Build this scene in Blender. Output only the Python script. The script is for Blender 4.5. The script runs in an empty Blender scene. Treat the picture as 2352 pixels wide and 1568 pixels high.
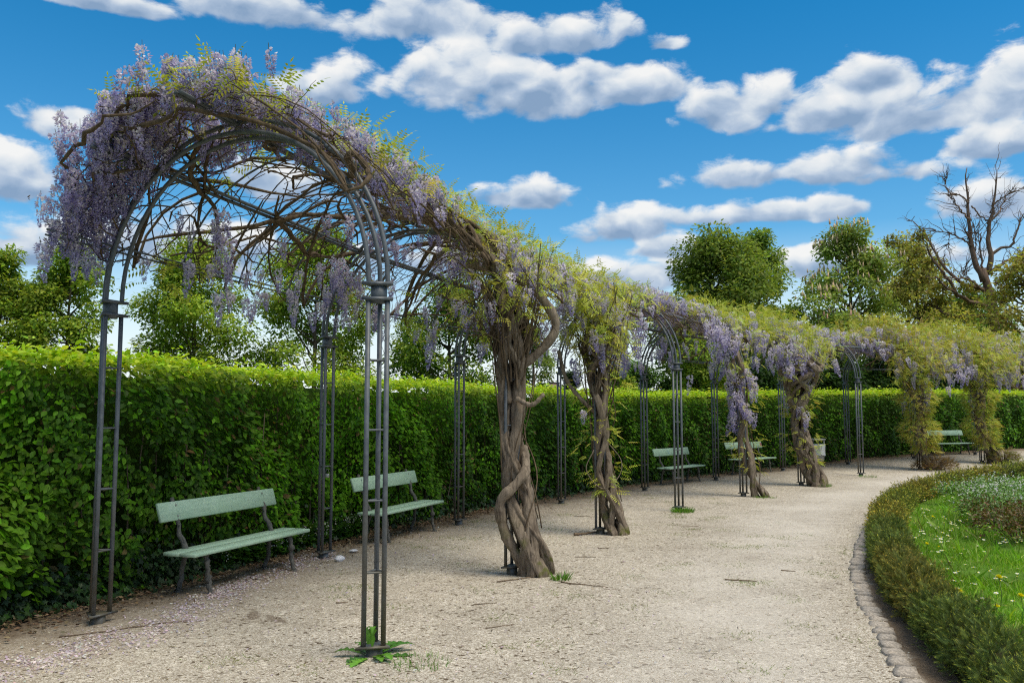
import bpy, math, random
import numpy as np
from mathutils import Vector, Matrix

S = bpy.context.scene
COL = S.collection
R = np.random.default_rng(11)
random.seed(5)
rad = math.radians

# ------------------------------------------------------------------ camera
cam = bpy.data.cameras.new('camera')
co = bpy.data.objects.new('camera', cam)
COL.objects.link(co)
cam.sensor_width = 36.0
cam.lens = 36.0 * 3443 / 4096
cam.clip_start = 0.05
cam.clip_end = 3000
co.location = (0, 0, 1.75)
co.rotation_euler = (rad(90) + 0.0868, 0, 0)
S.camera = co

# ------------------------------------------------------------------ light
SUN_EL, SUN_AZ = 62.0, 125.0          # azimuth from +Y towards +X (degrees)
SKY_STRENGTH = 0.058
SUN_STRENGTH = 1.5
EXPOSURE = 1.25
S.view_settings.view_transform = 'Standard'
S.view_settings.look = 'None'
S.view_settings.exposure = EXPOSURE
S.view_settings.gamma = 1.0
S.view_settings.use_curve_mapping = False
S.cycles.max_bounces = 7
S.cycles.diffuse_bounces = 4
S.cycles.glossy_bounces = 2
S.cycles.transmission_bounces = 4
S.cycles.transparent_max_bounces = 4
S.cycles.use_denoising = False
S.cycles.filter_width = 1.15
S.cycles.sample_clamp_indirect = 4.0
S.cycles.caustics_reflective = False
S.cycles.caustics_refractive = False

sl = bpy.data.lights.new('sun', 'SUN')
sl.energy = SUN_STRENGTH
sl.angle = rad(34)
sl.color = (1.0, 0.90, 0.72)
so = bpy.data.objects.new('sun', sl)
COL.objects.link(so)
_d = Vector((math.sin(rad(SUN_AZ)) * math.cos(rad(SUN_EL)), math.cos(rad(SUN_AZ)) * math.cos(rad(SUN_EL)), math.sin(rad(SUN_EL))))
so.rotation_euler = _d.to_track_quat('Z', 'Y').to_euler()


class NT:
    """tiny helper for shader maths"""
    def __init__(s, tree):
        s.t = tree
        s.L = tree.links

    def new(s, kind, **kw):
        n = s.t.nodes.new(kind)
        for k, v in kw.items():
            setattr(n, k, v)
        return n

    def put(s, sock, v):
        if hasattr(v, 'links') or isinstance(v, bpy.types.NodeSocket):
            s.L.new(v, sock)
        else:
            if sock.type in ('RGBA',) and len(v) == 3:
                v = (*v, 1)
            sock.default_value = v

    def m(s, op, a, b=None, c=None, clamp=False):
        n = s.new('ShaderNodeMath', operation=op, use_clamp=clamp)
        s.put(n.inputs[0], a)
        if b is not None:
            s.put(n.inputs[1], b)
        if c is not None:
            s.put(n.inputs[2], c)
        return n.outputs[0]

    def v(s, op, a, b=None):
        n = s.new('ShaderNodeVectorMath', operation=op)
        s.put(n.inputs[0], a)
        if b is not None:
            s.put(n.inputs[1], b)
        return n.outputs['Value'] if op in ('LENGTH', 'DOT_PRODUCT') else n.outputs[0]

    def comb(s, x, y, z):
        n = s.new('ShaderNodeCombineXYZ')
        for i, q in enumerate((x, y, z)):
            s.put(n.inputs[i], q)
        return n.outputs[0]

    def sep(s, v):
        n = s.new('ShaderNodeSeparateXYZ')
        s.put(n.inputs[0], v)
        return n.outputs

    def noise(s, vec, scale, detail=4, rough=0.5, dist=0.0, color=False):
        n = s.new('ShaderNodeTexNoise')
        s.put(n.inputs['Vector'], vec)
        n.inputs['Scale'].default_value = scale
        n.inputs['Detail'].default_value = detail
        n.inputs['Roughness'].default_value = rough
        n.inputs['Distortion'].default_value = dist
        return n.outputs['Color' if color else 'Fac']

    def voro(s, vec, scale, feature='F1', out='Distance', smooth=None, rand=1.0):
        n = s.new('ShaderNodeTexVoronoi', feature=feature)
        s.put(n.inputs['Vector'], vec)
        n.inputs['Scale'].default_value = scale
        n.inputs['Randomness'].default_value = rand
        if smooth is not None:
            n.inputs['Smoothness'].default_value = smooth
        return n.outputs[out]

    def step(s, x, a, b, lo=0.0, hi=1.0):
        n = s.new('ShaderNodeMapRange', interpolation_type='SMOOTHSTEP')
        s.put(n.inputs[0], x)
        for i, q in enumerate((a, b, lo, hi)):
            s.put(n.inputs[i + 1], q)
        return n.outputs[0]

    def mix(s, f, a, b, mode='MIX'):
        n = s.new('ShaderNodeMix', data_type='RGBA', blend_type=mode)
        s.put(n.inputs['Factor'], f)
        s.put(n.inputs[6], a)
        s.put(n.inputs[7], b)
        return n.outputs[2]

    def ramp(s, f, stops):
        n = s.new('ShaderNodeValToRGB')
        s.put(n.inputs[0], f)
        e = n.color_ramp.elements
        while len(e) < len(stops):
            e.new(0.5)
        for i, (p, c) in enumerate(stops):
            e[i].position = p
            e[i].color = (*c, 1)
        return n.outputs[0]

    def bump(s, h, strength=0.3, dist=0.02):
        n = s.new('ShaderNodeBump')
        n.inputs['Strength'].default_value = strength
        n.inputs['Distance'].default_value = dist
        s.put(n.inputs['Height'], h)
        return n.outputs[0]


# ------------------------------------------------------------------ sky with cumulus clouds
W = bpy.data.worlds.new('World')
S.world = W
W.use_nodes = True
W.cycles.sampling_method = 'NONE'
wt = W.node_tree
wt.nodes.clear()
k = NT(wt)
dirv = k.new('ShaderNodeTexCoord').outputs['Generated']
dirv = k.v('NORMALIZE', dirv)
dx, dy, dz = k.sep(dirv)
sky = k.new('ShaderNodeTexSky', sky_type='NISHITA', sun_disc=False)
sky.sun_elevation = rad(SUN_EL)
sky.sun_rotation = rad(SUN_AZ)
sky.air_density = 1.0
sky.dust_density = 0.3
sky.ozone_density = 1.6
hs = k.new('ShaderNodeHueSaturation')
hs.inputs['Saturation'].default_value = 2.0
hs.inputs['Value'].default_value = SKY_STRENGTH
hs.inputs['Hue'].default_value = 0.490
k.put(hs.inputs['Color'], sky.outputs[0])
az = k.m('ARCTAN2', dx, dy)
el = k.m('ARCSINE', dz)
ae = k.comb(az, el, 0.0)


def sky_dir(x, y):                      # direction of a cloud seen at (x, y) of a 2352 px wide view
    u, w = (x - 1176) / 1977, -(y - 784) / 1977
    c_, s_ = math.cos(0.0868), math.sin(0.0868)
    d = Vector((u, c_ - w * s_, s_ + w * c_)).normalized()
    return math.atan2(d.x, d.y), math.asin(d.z)


clouds = [(1880, 610, 320, 45), (1430, 640, 260, 50), (2260, 470, 170, 60), (1000, 610, 260, 60), (540, 25, 120, 60), (1360, 170, 100, 40), (2120, 280, 190, 70), (1760, 405, 150, 50), (2080, 400, 120, 45), (700, 45, 200, 70), (980, 50, 210, 75), (1290, 95, 175, 75), (1040, 200, 130, 110), (1250, 220, 230, 90),
          (1470, 205, 130, 70), (760, 215, 130, 75), (1690, 255, 125, 75), (1960, 265, 170, 75), (2230, 240, 220, 110),
          (2000, 190, 120, 55), (1880, 398, 240, 56), (1425, 533, 105, 58), (1210, 460, 120, 48), (1800, 492, 260, 42),
          (25, 425, 95, 85), (150, 290, 80, 55), (1525, 105, 55, 28), (2270, 330, 130, 55), (330, 575, 330, 90), (620, 430, 150, 75), (200, 5, 160, 30), (1560, 575, 130, 40), (60, 590, 200, 60)]
F = None
H = None
for (x, y, rx, ry) in clouds:
    a0, e0 = sky_dir(x, y)
    q = k.v('MULTIPLY', k.v('SUBTRACT', ae, (a0, e0, 0)), (1977 / (rx * 1.06), 1977 / (ry * 1.04), 0))
    sx, sy, _ = k.sep(q)
    yy = k.m('MAXIMUM', sy, k.m('MULTIPLY', sy, -2.1))
    d = k.m('SUBTRACT', 1.0, k.v('LENGTH', k.comb(sx, yy, 0.0)))
    w = k.m('POWER', k.m('MAXIMUM', k.m('ADD', d, 0.6), 0.001), 5.0)
    if F is None:
        F, H, WS = d, k.m('MULTIPLY', w, sy), w
    else:
        F = k.m('SMOOTH_MAX', F, d, 0.12)
        H = k.m('MULTIPLY_ADD', w, sy, H)
        WS = k.m('ADD', WS, w)
H = k.m('DIVIDE', H, k.m('MAXIMUM', WS, 1e-5))
# unseen cloud cover round the rest of the dome, thickened to add fill light
gen = k.m('MULTIPLY', k.m('SUBTRACT', k.noise(k.v('MULTIPLY', dirv, (1, 1, 2.2)), 2.6, 2, 0.5), 0.36), 4.5)
outside = k.m('MAXIMUM', k.step(k.m('ABSOLUTE', az), 0.62, 0.78), k.step(el, 0.56, 0.7))
gen = k.m('SUBTRACT', gen, k.m('MULTIPLY', k.m('SUBTRACT', 1.0, outside), 6.0))
F = k.m('MAXIMUM', F, gen)
wv = k.v('MULTIPLY', dirv, (1, 1, 1.45))
wv = k.v('ADD', wv, k.v('MULTIPLY', k.v('SUBTRACT', k.noise(wv, 16, 3, 0.5, color=True), (0.5, 0.5, 0.5)), (0.035, 0.035, 0.035)))


def cloud_detail(vec):
    n = k.m('SUBTRACT', k.noise(vec, 6.5, 12, 0.62), 0.5)
    b = k.m('SUBTRACT', 0.42, k.voro(vec, 17, 'SMOOTH_F1', smooth=0.3))
    b2 = k.m('SUBTRACT', 0.42, k.voro(vec, 44, 'SMOOTH_F1', smooth=0.3))
    return k.m('ADD', k.m('MULTIPLY', n, 1.35), k.m('ADD', k.m('MULTIPLY', b, 0.62), k.m('MULTIPLY', b2, 0.26)))


n0 = cloud_detail(wv)
n1 = cloud_detail(k.v('ADD', wv, (-0.008, 0, 0.022)))
wisp = k.m('MULTIPLY', k.m('SUBTRACT', k.noise(k.v('MULTIPLY', wv, (1, 1, 2.2)), 34, 8, 0.7), 0.5), 0.55)
dens = k.m('ADD', k.m('MULTIPLY_ADD', F, 0.80, 0.18), k.m('MULTIPLY_ADD', n0, 1.2, wisp))
alpha = k.step(dens, 0.03, 0.40)
lit = k.m('ADD', k.m('MULTIPLY', k.m('SUBTRACT', n0, n1), 1.35), k.m('MULTIPLY_ADD', H, 0.72, 0.36))
lit = k.m('ADD', lit, k.m('MULTIPLY', k.m('SUBTRACT', 0.35, dens), 0.25))
lit = k.m('MINIMUM', k.m('MAXIMUM', lit, 0.0), 1.0)
ccol = k.ramp(lit, [(0.0, (0.105, 0.155, 0.23)), (0.35, (0.18, 0.225, 0.29)), (0.65, (0.30, 0.325, 0.35)), (1.0, (0.39, 0.39, 0.385))])
hz = k.m('EXPONENT', k.m('MULTIPLY', k.m('MAXIMUM', el, 0.0), -8.5))
blue = k.mix(1.0, hs.outputs[0], (0.42, 1.02, 1.05, 1), 'MULTIPLY')
hz = k.m('MAXIMUM', k.m('MULTIPLY', hz, 0.9), k.step(el, 0.27, 0.03, 0.0, 0.97), clamp=True)
base = k.mix(hz, blue, (0.385, 0.41, 0.42))
fin = k.mix(k.m('MULTIPLY', alpha, 0.97), base, ccol)
bg = k.new('ShaderNodeBackground')
k.put(bg.inputs['Color'], fin)
bg.inputs['Strength'].default_value = 1.0
k.L.new(bg.outputs[0], k.new('ShaderNodeOutputWorld').inputs[0])

# ------------------------------------------------------------------ helpers
ZY = [0, 19, 21, 23, 25, 27, 29, 31, 33, 37, 45, 60, 200]
ZZ = [0, 0, .008, .03, .085, .15, .225, .305, .37, .45, .55, .6, .6]


def zg(y):
    return np.interp(y, ZY, ZZ)


def tag(o, label=None, cat=None, group=None, kind=None):
    if label:
        o['label'] = label
    if cat:
        o['category'] = cat
    if group:
        o['group'] = group
    if kind:
        o['kind'] = kind
    return o


def empty(name, loc, rz=0.0):
    o = bpy.data.objects.new(name, None)
    o.empty_display_size = 0.1
    COL.objects.link(o)
    o.location = loc
    o.rotation_euler = (0, 0, rz)
    return o


def link(name, me, parent=None, loc=None, rot=None, scale=None):
    o = bpy.data.objects.new(name, me)
    COL.objects.link(o)
    if parent is not None:
        o.parent = parent
    if loc is not None:
        o.location = loc
    if rot is not None:
        o.rotation_euler = rot
    if scale is not None:
        o.scale = scale if hasattr(scale, '__len__') else (scale,) * 3
    return o


def np_mesh(name, V, polys, mats, mi=None, col=None, smooth=False):
    """polys: list of (M,k) int arrays; mi: list of material index arrays/ints, one per polys entry"""
    V = np.asarray(V, dtype=np.float32)
    if not isinstance(polys, (list, tuple)):
        polys = [polys]
    polys = [np.asarray(p, dtype=np.int32) for p in polys if len(p)]
    me = bpy.data.meshes.new(name)
    me.vertices.add(len(V))
    me.vertices.foreach_set('co', V.ravel())
    nl = sum(p.size for p in polys)
    npol = sum(len(p) for p in polys)
    me.loops.add(nl)
    me.loops.foreach_set('vertex_index', np.concatenate([p.ravel() for p in polys]))
    me.polygons.add(npol)
    st, c = [], 0
    for p in polys:
        st.append(c + np.arange(len(p)) * p.shape[1])
        c += p.size
    me.polygons.foreach_set('loop_start', np.concatenate(st).astype(np.int32))
    if mi is not None:
        a = np.concatenate([np.full(len(p), m, dtype=np.int32) if np.isscalar(m) else np.asarray(m, dtype=np.int32) for p, m in zip(polys, mi)])
        me.polygons.foreach_set('material_index', a)
    if smooth:
        me.polygons.foreach_set('use_smooth', np.ones(npol, dtype=bool))
    for m in (mats if isinstance(mats, (list, tuple)) else [mats]):
        me.materials.append(m)
    me.update(calc_edges=True)
    if col is not None:
        col = np.asarray(col, dtype=np.float32)
        if col.shape[1] == 3:
            col = np.c_[col, np.ones(len(col), dtype=np.float32)]
        ca = me.color_attributes.new('Col', 'FLOAT_COLOR', 'POINT')
        ca.data.foreach_set('color', col.ravel())
    return me


class MB:
    """collects boxes, tubes and sheets into one mesh"""
    def __init__(s):
        s.V, s.P, s.C, s.n = [], {}, [], 0

    def add(s, V, polys, mi=0, col=None):
        V = np.asarray(V, dtype=float)
        for p in (polys if isinstance(polys, list) else [polys]):
            p = np.asarray(p, dtype=int)
            s.P.setdefault((p.shape[1], mi), []).append(p + s.n)
        s.V.append(V)
        s.C.append(np.tile(np.asarray(col if col is not None else (1, 1, 1), dtype=float), (len(V), 1)) if col is None or np.ndim(col) == 1 else np.asarray(col))
        s.n += len(V)
        return s

    def box(s, c, size, M=None, mi=0, col=None, bev=0.0):
        hx, hy, hz_ = np.array(size) / 2.0
        if bev > 0:
            b = bev
            prof = [(-hx + b, -hy), (hx - b, -hy), (hx, -hy + b), (hx, hy - b), (hx - b, hy), (-hx + b, hy), (-hx, hy - b), (-hx, -hy + b)]
            rings = []
            for z, ins in ((-hz_, b), (-hz_ + b, 0), (hz_ - b, 0), (hz_, b)):
                rings.append([(x * (hx - ins) / hx, y * (hy - ins) / hy, z) for x, y in prof])
            V = np.array([p for r in rings for p in r])
            Q = []
            for r in range(3):
                for j in range(8):
                    Q.append((r * 8 + j, r * 8 + (j + 1) % 8, (r + 1) * 8 + (j + 1) % 8, (r + 1) * 8 + j))
            polys = [np.array(Q), np.array([list(range(7, -1, -1)), list(range(24, 32))])]
        else:
            V = np.array([(x, y, z) for z in (-hz_, hz_) for x, y in ((-hx, -hy), (hx, -hy), (hx, hy), (-hx, hy))])
            polys = [np.array([(3, 2, 1, 0), (4, 5, 6, 7), (0, 1, 5, 4), (1, 2, 6, 5), (2, 3, 7, 6), (3, 0, 4, 7)])]
        if M is not None:
            V = V @ np.array(M).T
        return s.add(V + np.array(c), polys, mi, col)

    def tube(s, pts, rr, n=8, mi=0, col=None, cap=True, twist=0.0):
        V, Q, caps = tube_geo(pts, rr, n, cap)
        s.add(V, [Q] + caps, mi, col)
        return s

    def prism(s, poly, z0, z1, mi=0, col=None):
        poly = np.asarray(poly, dtype=float)
        n = len(poly)
        V = np.r_[np.c_[poly, np.full(n, z0)], np.c_[poly, np.full(n, z1)]]
        Q = np.array([(i, (i + 1) % n, n + (i + 1) % n, n + i) for i in range(n)])
        return s.add(V, [Q, np.array([list(range(n - 1, -1, -1))]), np.array([list(range(n, 2 * n))])], mi, col)

    def mesh(s, name, mats, smooth=False):
        keys = list(s.P)
        return np_mesh(name, np.concatenate(s.V), [np.concatenate(s.P[q]) for q in keys], mats, [q[1] for q in keys], np.concatenate(s.C), smooth)


def tube_geo(pts, rr, n=8, cap=True):
    P = np.asarray(pts, dtype=float)
    m = len(P)
    rr = np.full(m, rr, dtype=float) if np.isscalar(rr) else np.asarray(rr, dtype=float)
    T = np.gradient(P, axis=0)
    T /= np.linalg.norm(T, axis=1)[:, None] + 1e-12
    up = np.array((0, 0, 1.0)) if abs(T[0, 2]) < 0.9 else np.array((1.0, 0, 0))
    N = np.empty_like(P)
    a = np.cross(T[0], up)
    N[0] = a / np.linalg.norm(a)
    for i in range(1, m):
        q = N[i - 1] - T[i] * np.dot(N[i - 1], T[i])
        N[i] = q / (np.linalg.norm(q) + 1e-12)
    B = np.cross(T, N)
    th = np.arange(n) * 2 * math.pi / n
    V = P[:, None, :] + rr[:, None, None] * (np.cos(th)[None, :, None] * N[:, None, :] + np.sin(th)[None, :, None] * B[:, None, :])
    V = V.reshape(-1, 3)
    i = np.arange(m - 1)[:, None] * n
    j = np.arange(n)[None, :]
    j2 = (j + 1) % n
    Q = np.stack([i + j, i + j2, i + n + j2, i + n + j], -1).reshape(-1, 4)
    caps = [np.array([list(range(n - 1, -1, -1))]), np.array([list(range((m - 1) * n, m * n))])] if cap else []
    return V, Q, caps


def smooth_path(pts, n):
    """Catmull-Rom resampling of a polyline to n points, even in arc length"""
    P = np.asarray(pts, dtype=float)
    E = np.r_[[2 * P[0] - P[1]], P, [2 * P[-1] - P[-2]]]
    out = []
    for i in range(1, len(E) - 2):
        t = np.linspace(0, 1, 12, endpoint=False)[:, None]
        a, b, c, d = E[i - 1], E[i], E[i + 1], E[i + 2]
        out.append(0.5 * (2 * b + (c - a) * t + (2 * a - 5 * b + 4 * c - d) * t ** 2 + (-a + 3 * b - 3 * c + d) * t ** 3))
    Q = np.r_[np.concatenate(out), [P[-1]]]
    s = np.r_[0, np.cumsum(np.linalg.norm(np.diff(Q, axis=0), axis=1))]
    u = np.linspace(0, s[-1], n)
    return np.stack([np.interp(u, s, Q[:, i]) for i in range(Q.shape[1])], 1)


def rots(fwd, nrm):
    """rotation matrices whose x axis is fwd and whose z axis leans to nrm"""
    x = fwd / (np.linalg.norm(fwd, axis=1)[:, None] + 1e-9)
    z = nrm - x * np.sum(x * nrm, 1)[:, None]
    z /= np.linalg.norm(z, axis=1)[:, None] + 1e-9
    y = np.cross(z, x)
    return np.stack([x, y, z], 2)


def scatter(tv, tp, P, M, sc, col, tc=None):
    """many copies of a small template: returns V, polys, colours"""
    tv = np.asarray(tv, dtype=float)
    N, n = len(P), len(tv)
    sc = np.broadcast_to(np.asarray(sc, dtype=float), (N,))
    V = np.einsum('nij,kj->nki', M, tv) * sc[:, None, None] + P[:, None, :]
    off = (np.arange(N) * n)[:, None, None]
    polys = [(np.asarray(p)[None] + off).reshape(-1, np.asarray(p).shape[1]) for p in (tp if isinstance(tp, list) else [tp])]
    C = np.repeat(np.asarray(col, dtype=float)[:, None, :], n, 1)
    if tc is not None:
        C = C * np.asarray(tc)[None, :, :]
    return V.reshape(-1, 3), polys, C.reshape(-1, 3)


def unit(n, rng=R):
    v = rng.normal(size=(n, 3))
    return v / np.linalg.norm(v, axis=1)[:, None]


def pick(pal, n, rng=R, jitter=0.18):
    pal = np.asarray(pal, dtype=float)
    c = pal[rng.integers(0, len(pal), n)]
    return np.clip(c * (1 + rng.normal(0, jitter, (n, 1))) * (1 + rng.normal(0, 0.06, (n, 3))), 0.003, 0.9)


# ------------------------------------------------------------------ materials
def new_mat(name):
    m = bpy.data.materials.new(name)
    m.use_nodes = True
    m.node_tree.nodes.clear()
    return m, NT(m.node_tree)


def out(k_, sh):
    k_.L.new(sh, k_.new('ShaderNodeOutputMaterial').inputs[0])


def bsdf(k_, color, rough=0.6, spec=0.4, metal=0.0, normal=None):
    b = k_.new('ShaderNodeBsdfPrincipled')
    k_.put(b.inputs['Base Color'], color)
    k_.put(b.inputs['Roughness'], rough)
    b.inputs['Specular IOR Level'].default_value = spec
    b.inputs['Metallic'].default_value = metal
    if normal is not None:
        k_.put(b.inputs['Normal'], normal)
    return b.outputs[0]


def leaf_mat(name, transl=0.35, rough=0.45, spec=0.35, tint=(1.25, 1.15, 0.5)):
    m, q = new_mat(name)
    a = q.new('ShaderNodeAttribute', attribute_name='Col').outputs['Color']
    pos = q.new('ShaderNodeNewGeometry').outputs['Position']
    a = q.mix(0.55, a, q.mix(1.0, a, q.ramp(q.noise(pos, 38, 3, 0.6), [(0.3, (0.62, 0.62, 0.6)), (0.7, (1.35, 1.32, 1.2))]), 'MULTIPLY'))
    p = bsdf(q, a, rough, spec)
    t = q.new('ShaderNodeBsdfTranslucent')
    q.put(t.inputs[0], q.mix(1.0, a, (*tint, 1), 'MULTIPLY'))
    mx = q.new('ShaderNodeMixShader')
    mx.inputs[0].default_value = transl
    q.L.new(p, mx.inputs[1])
    q.L.new(t.outputs[0], mx.inputs[2])
    out(q, mx.outputs[0])
    return m


M_LEAF = leaf_mat('leaf_soft', 0.38)
M_HEDGE = leaf_mat('hedge_leaf', 0.38, 0.5, 0.2, (1.35, 1.3, 0.45))
M_GLOSSY = leaf_mat('leaf_glossy', 0.2, 0.4, 0.3)
M_PETAL = leaf_mat('petal', 0.4, 0.6, 0.2, (1.1, 1.0, 1.1))
M_TREELEAF = leaf_mat('tree_leaf', .52, .55, .15, (1.2, 1.15, .6))
M_NEEDLE = leaf_mat('needle', 0.15, 0.65, 0.08)


def bark_mat(name, dark, light, moss=None, scale=1.0):
    m, q = new_mat(name)
    pos = q.new('ShaderNodeTexCoord').outputs['Object']
    st = q.v('MULTIPLY', pos, (26 * scale, 26 * scale, 5 * scale))
    n = q.noise(st, 1.0, 6, 0.65, 0.6)
    n2 = q.noise(pos, 3.0 * scale, 4, 0.6)
    c = q.ramp(q.m('ADD', q.m('MULTIPLY', n, 0.7), q.m('MULTIPLY', n2, 0.3)), [(0.34, dark), (0.52, tuple(0.5 * (a + b) for a, b in zip(dark, light))), (0.72, light)])
    if moss:
        z = q.sep(pos)[2]
        f = q.m('MULTIPLY', q.step(q.noise(pos, 5, 4, 0.6), 0.5, 0.66), q.step(z, 0.75, 0.05))
        c = q.mix(f, c, moss)
    out(q, bsdf(q, c, 0.85, 0.15, normal=q.bump(n, 0.9, 0.02)))
    return m


M_BARK = bark_mat('wisteria_bark', (0.070, 0.053, 0.040), (0.36, 0.295, 0.225), (0.10, 0.11, 0.02))
M_TWIG = bark_mat('wisteria_twig', (0.042, 0.031, 0.022), (0.21, 0.155, 0.10))
M_TREE = bark_mat('tree_bark', (0.055, 0.042, 0.032), (0.19, 0.15, 0.115), None, 0.4)
M_STICK = bark_mat('dry_stick', (0.10, 0.07, 0.05), (0.34, 0.26, 0.18), None, 2)


def metal_mat():
    m, q = new_mat('painted_iron')
    pos = q.new('ShaderNodeTexCoord').outputs['Object']
    wp = q.new('ShaderNodeNewGeometry').outputs['Position']
    z = q.sep(pos)[2]
    n = q.noise(wp, 14, 5, 0.6)
    c = q.ramp(n, [(0.3, (0.060, 0.072, 0.085)), (0.7, (0.125, 0.142, 0.162))])
    stain = q.m('MULTIPLY', q.step(z, 1.5, 0.2), q.step(q.noise(q.v('MULTIPLY', wp, (9, 9, 2)), 1, 4, 0.6), 0.36, 0.62))
    c = q.mix(q.m('MULTIPLY', stain, 0.75), c, (0.115, 0.095, 0.05, 1))
    out(q, bsdf(q, c, 0.48, 0.45, 0.0, q.bump(q.noise(wp, 120, 3, 0.6), 0.12, 0.004)))
    return m


M_IRON = metal_mat()


def paint_mat(name, c0, c1, wear):
    m, q = new_mat(name)
    pos = q.new('ShaderNodeNewGeometry').outputs['Position']
    n = q.noise(pos, 7, 6, 0.65)
    c = q.mix(q.step(n, 0.35, 0.7), c0, c1)
    ob = q.v('MULTIPLY', q.new('ShaderNodeTexCoord').outputs['Object'], (2.5, 60, 60))
    gr = q.noise(ob, 1.0, 5, 0.65)
    c = q.mix(1.0, c, q.ramp(gr, [(0.32, (0.80, 0.82, 0.80)), (0.5, (1, 1, 1))]), 'MULTIPLY')
    w = q.m('MAXIMUM', q.step(q.noise(pos, 30, 5, 0.75), 0.61, 0.65), q.step(gr, 0.71, 0.75))
    c = q.mix(q.m('MULTIPLY', w, 0.75), c, wear)
    out(q, bsdf(q, c, 0.55, 0.35, 0.0, q.bump(q.noise(q.v('MULTIPLY', pos, (20, 20, 60)), 3, 4, 0.6), 0.15, 0.004)))
    return m


M_BENCH = paint_mat('mint_paint', (0.38, 0.555, 0.40), (0.46, 0.63, 0.475), (0.17, 0.20, 0.15))
M_CAST = bark_mat('cast_iron_branch', (0.055, 0.06, 0.06), (0.20, 0.19, 0.165), None, 1.5)


def plain(name, c, rough=0.6, spec=0.4, metal=0.0, var=0.25, scale=8.0, bump=0.15):
    m, q = new_mat(name)
    pos = q.new('ShaderNodeTexCoord').outputs['Object']
    n = q.noise(pos, scale, 5, 0.6)
    cc = q.ramp(n, [(0.3, tuple(x * (1 - var) for x in c)), (0.7, tuple(min(1, x * (1 + var)) for x in c))])
    out(q, bsdf(q, cc, rough, spec, metal, q.bump(n, bump, 0.01)))
    return m


def gravel_mat():
    m, q = new_mat('gravel')
    a = q.new('ShaderNodeAttribute', attribute_name='Col').outputs['Color']
    s_ = q.new('ShaderNodeSeparateColor')
    q.put(s_.inputs[0], a)
    dh, di = s_.outputs[0], s_.outputs[1]          # metres from the hedge foot / from the kerb stones
    pos = q.new('ShaderNodeNewGeometry').outputs['Position']
    big = q.noise(pos, 0.55, 5, 0.6)
    mid = q.noise(pos, 3.2, 6, 0.65)
    cell = q.voro(pos, 125, 'F1', 'Color')
    cv = q.sep(cell)[0]
    cell2 = q.sep(q.voro(pos, 38, 'F1', 'Color'))[0]
    dist = q.voro(pos, 125, 'F1', 'Distance')
    grain = q.ramp(cv, [(0.0, (0.20, 0.162, 0.122)), (0.25, (0.365, 0.32, 0.255)), (0.6, (0.50, 0.457, 0.385)), (0.85, (0.63, 0.59, 0.52)), (1.0, (0.82, 0.78, 0.71))])
    c = q.mix(q.step(cell2, 0.9, 0.97), grain, (0.68, 0.63, 0.55, 1))
    c = q.mix(q.step(cell2, 0.07, 0.02), c, (0.13, 0.10, 0.07, 1))
    c = q.mix(1.0, c, q.ramp(q.m('ADD', q.m('MULTIPLY', big, 0.5), q.m('MULTIPLY', mid, 0.5)), [(0.30, (0.66, 0.62, 0.58)), (0.46, (0.93, 0.91, 0.88)), (0.56, (1.03, 1.01, 0.98)), (0.7, (1.20, 1.19, 1.16))]), 'MULTIPLY')
    # trodden earth towards the hedge, dusty worn band nearer the kerb
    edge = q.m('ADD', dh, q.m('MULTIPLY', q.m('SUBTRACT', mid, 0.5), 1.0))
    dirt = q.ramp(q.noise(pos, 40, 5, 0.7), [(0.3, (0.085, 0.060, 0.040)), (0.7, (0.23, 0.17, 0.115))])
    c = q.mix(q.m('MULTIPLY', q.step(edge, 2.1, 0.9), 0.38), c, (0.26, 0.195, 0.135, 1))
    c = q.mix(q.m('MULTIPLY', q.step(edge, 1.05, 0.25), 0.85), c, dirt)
    band = q.m('MULTIPLY', q.step(di, 0.15, 0.9), q.step(di, 2.6, 1.3))
    c = q.mix(q.m('MULTIPLY', band, q.step(big, 0.35, 0.65, 0.25, 0.6)), c, (0.66, 0.61, 0.54, 1))
    soil = q.m('MAXIMUM', q.step(q.m('ADD', di, q.m('MULTIPLY', q.m('SUBTRACT', mid, 0.5), 0.25)), 0.0, -0.12), 0.0)
    c = q.mix(soil, c, dirt)
    # greenish film of algae and tiny weeds
    gm = q.m('MULTIPLY', q.step(q.noise(pos, 1.7, 5, 0.7), 0.58, 0.74), q.step(q.noise(pos, 21, 3, 0.6), 0.5, 0.62))
    c = q.mix(q.m('MULTIPLY', gm, 0.45), c, (0.17, 0.19, 0.05, 1))
    # two old damp marks near the first bench
    for (x, y, rx, ry, an) in ((-2.30, 7.84, 0.06, 0.17, -0.25), (-2.07, 7.70, 0.055, 0.20, -0.75)):
        w = q.v('SUBTRACT', pos, (x, y, 0))
        wx, wy, _ = q.sep(w)
        ux = q.m('ADD', q.m('MULTIPLY', wx, math.cos(an) / rx), q.m('MULTIPLY', wy, -math.sin(an) / rx))
        uy = q.m('ADD', q.m('MULTIPLY', wx, math.sin(an) / ry), q.m('MULTIPLY', wy, math.cos(an) / ry))
        r_ = q.m('ADD', q.v('LENGTH', q.comb(ux, uy, 0.0)), q.m('MULTIPLY', q.m('SUBTRACT', q.noise(pos, 16, 4, 0.6), 0.5), 1.5))
        c = q.mix(q.m('MULTIPLY', q.step(r_, 1.15, 0.7), 0.6), c, (0.14, 0.10, 0.07, 1))
    h = q.m('ADD', q.m('MULTIPLY', q.m('SUBTRACT', 0.5, dist), 1.0), q.m('MULTIPLY', mid, 1.6))
    out(q, bsdf(q, c, 0.9, 0.15, 0, q.bump(h, 0.55, 0.012)))
    return m


M_GRAVEL = gravel_mat()


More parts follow.
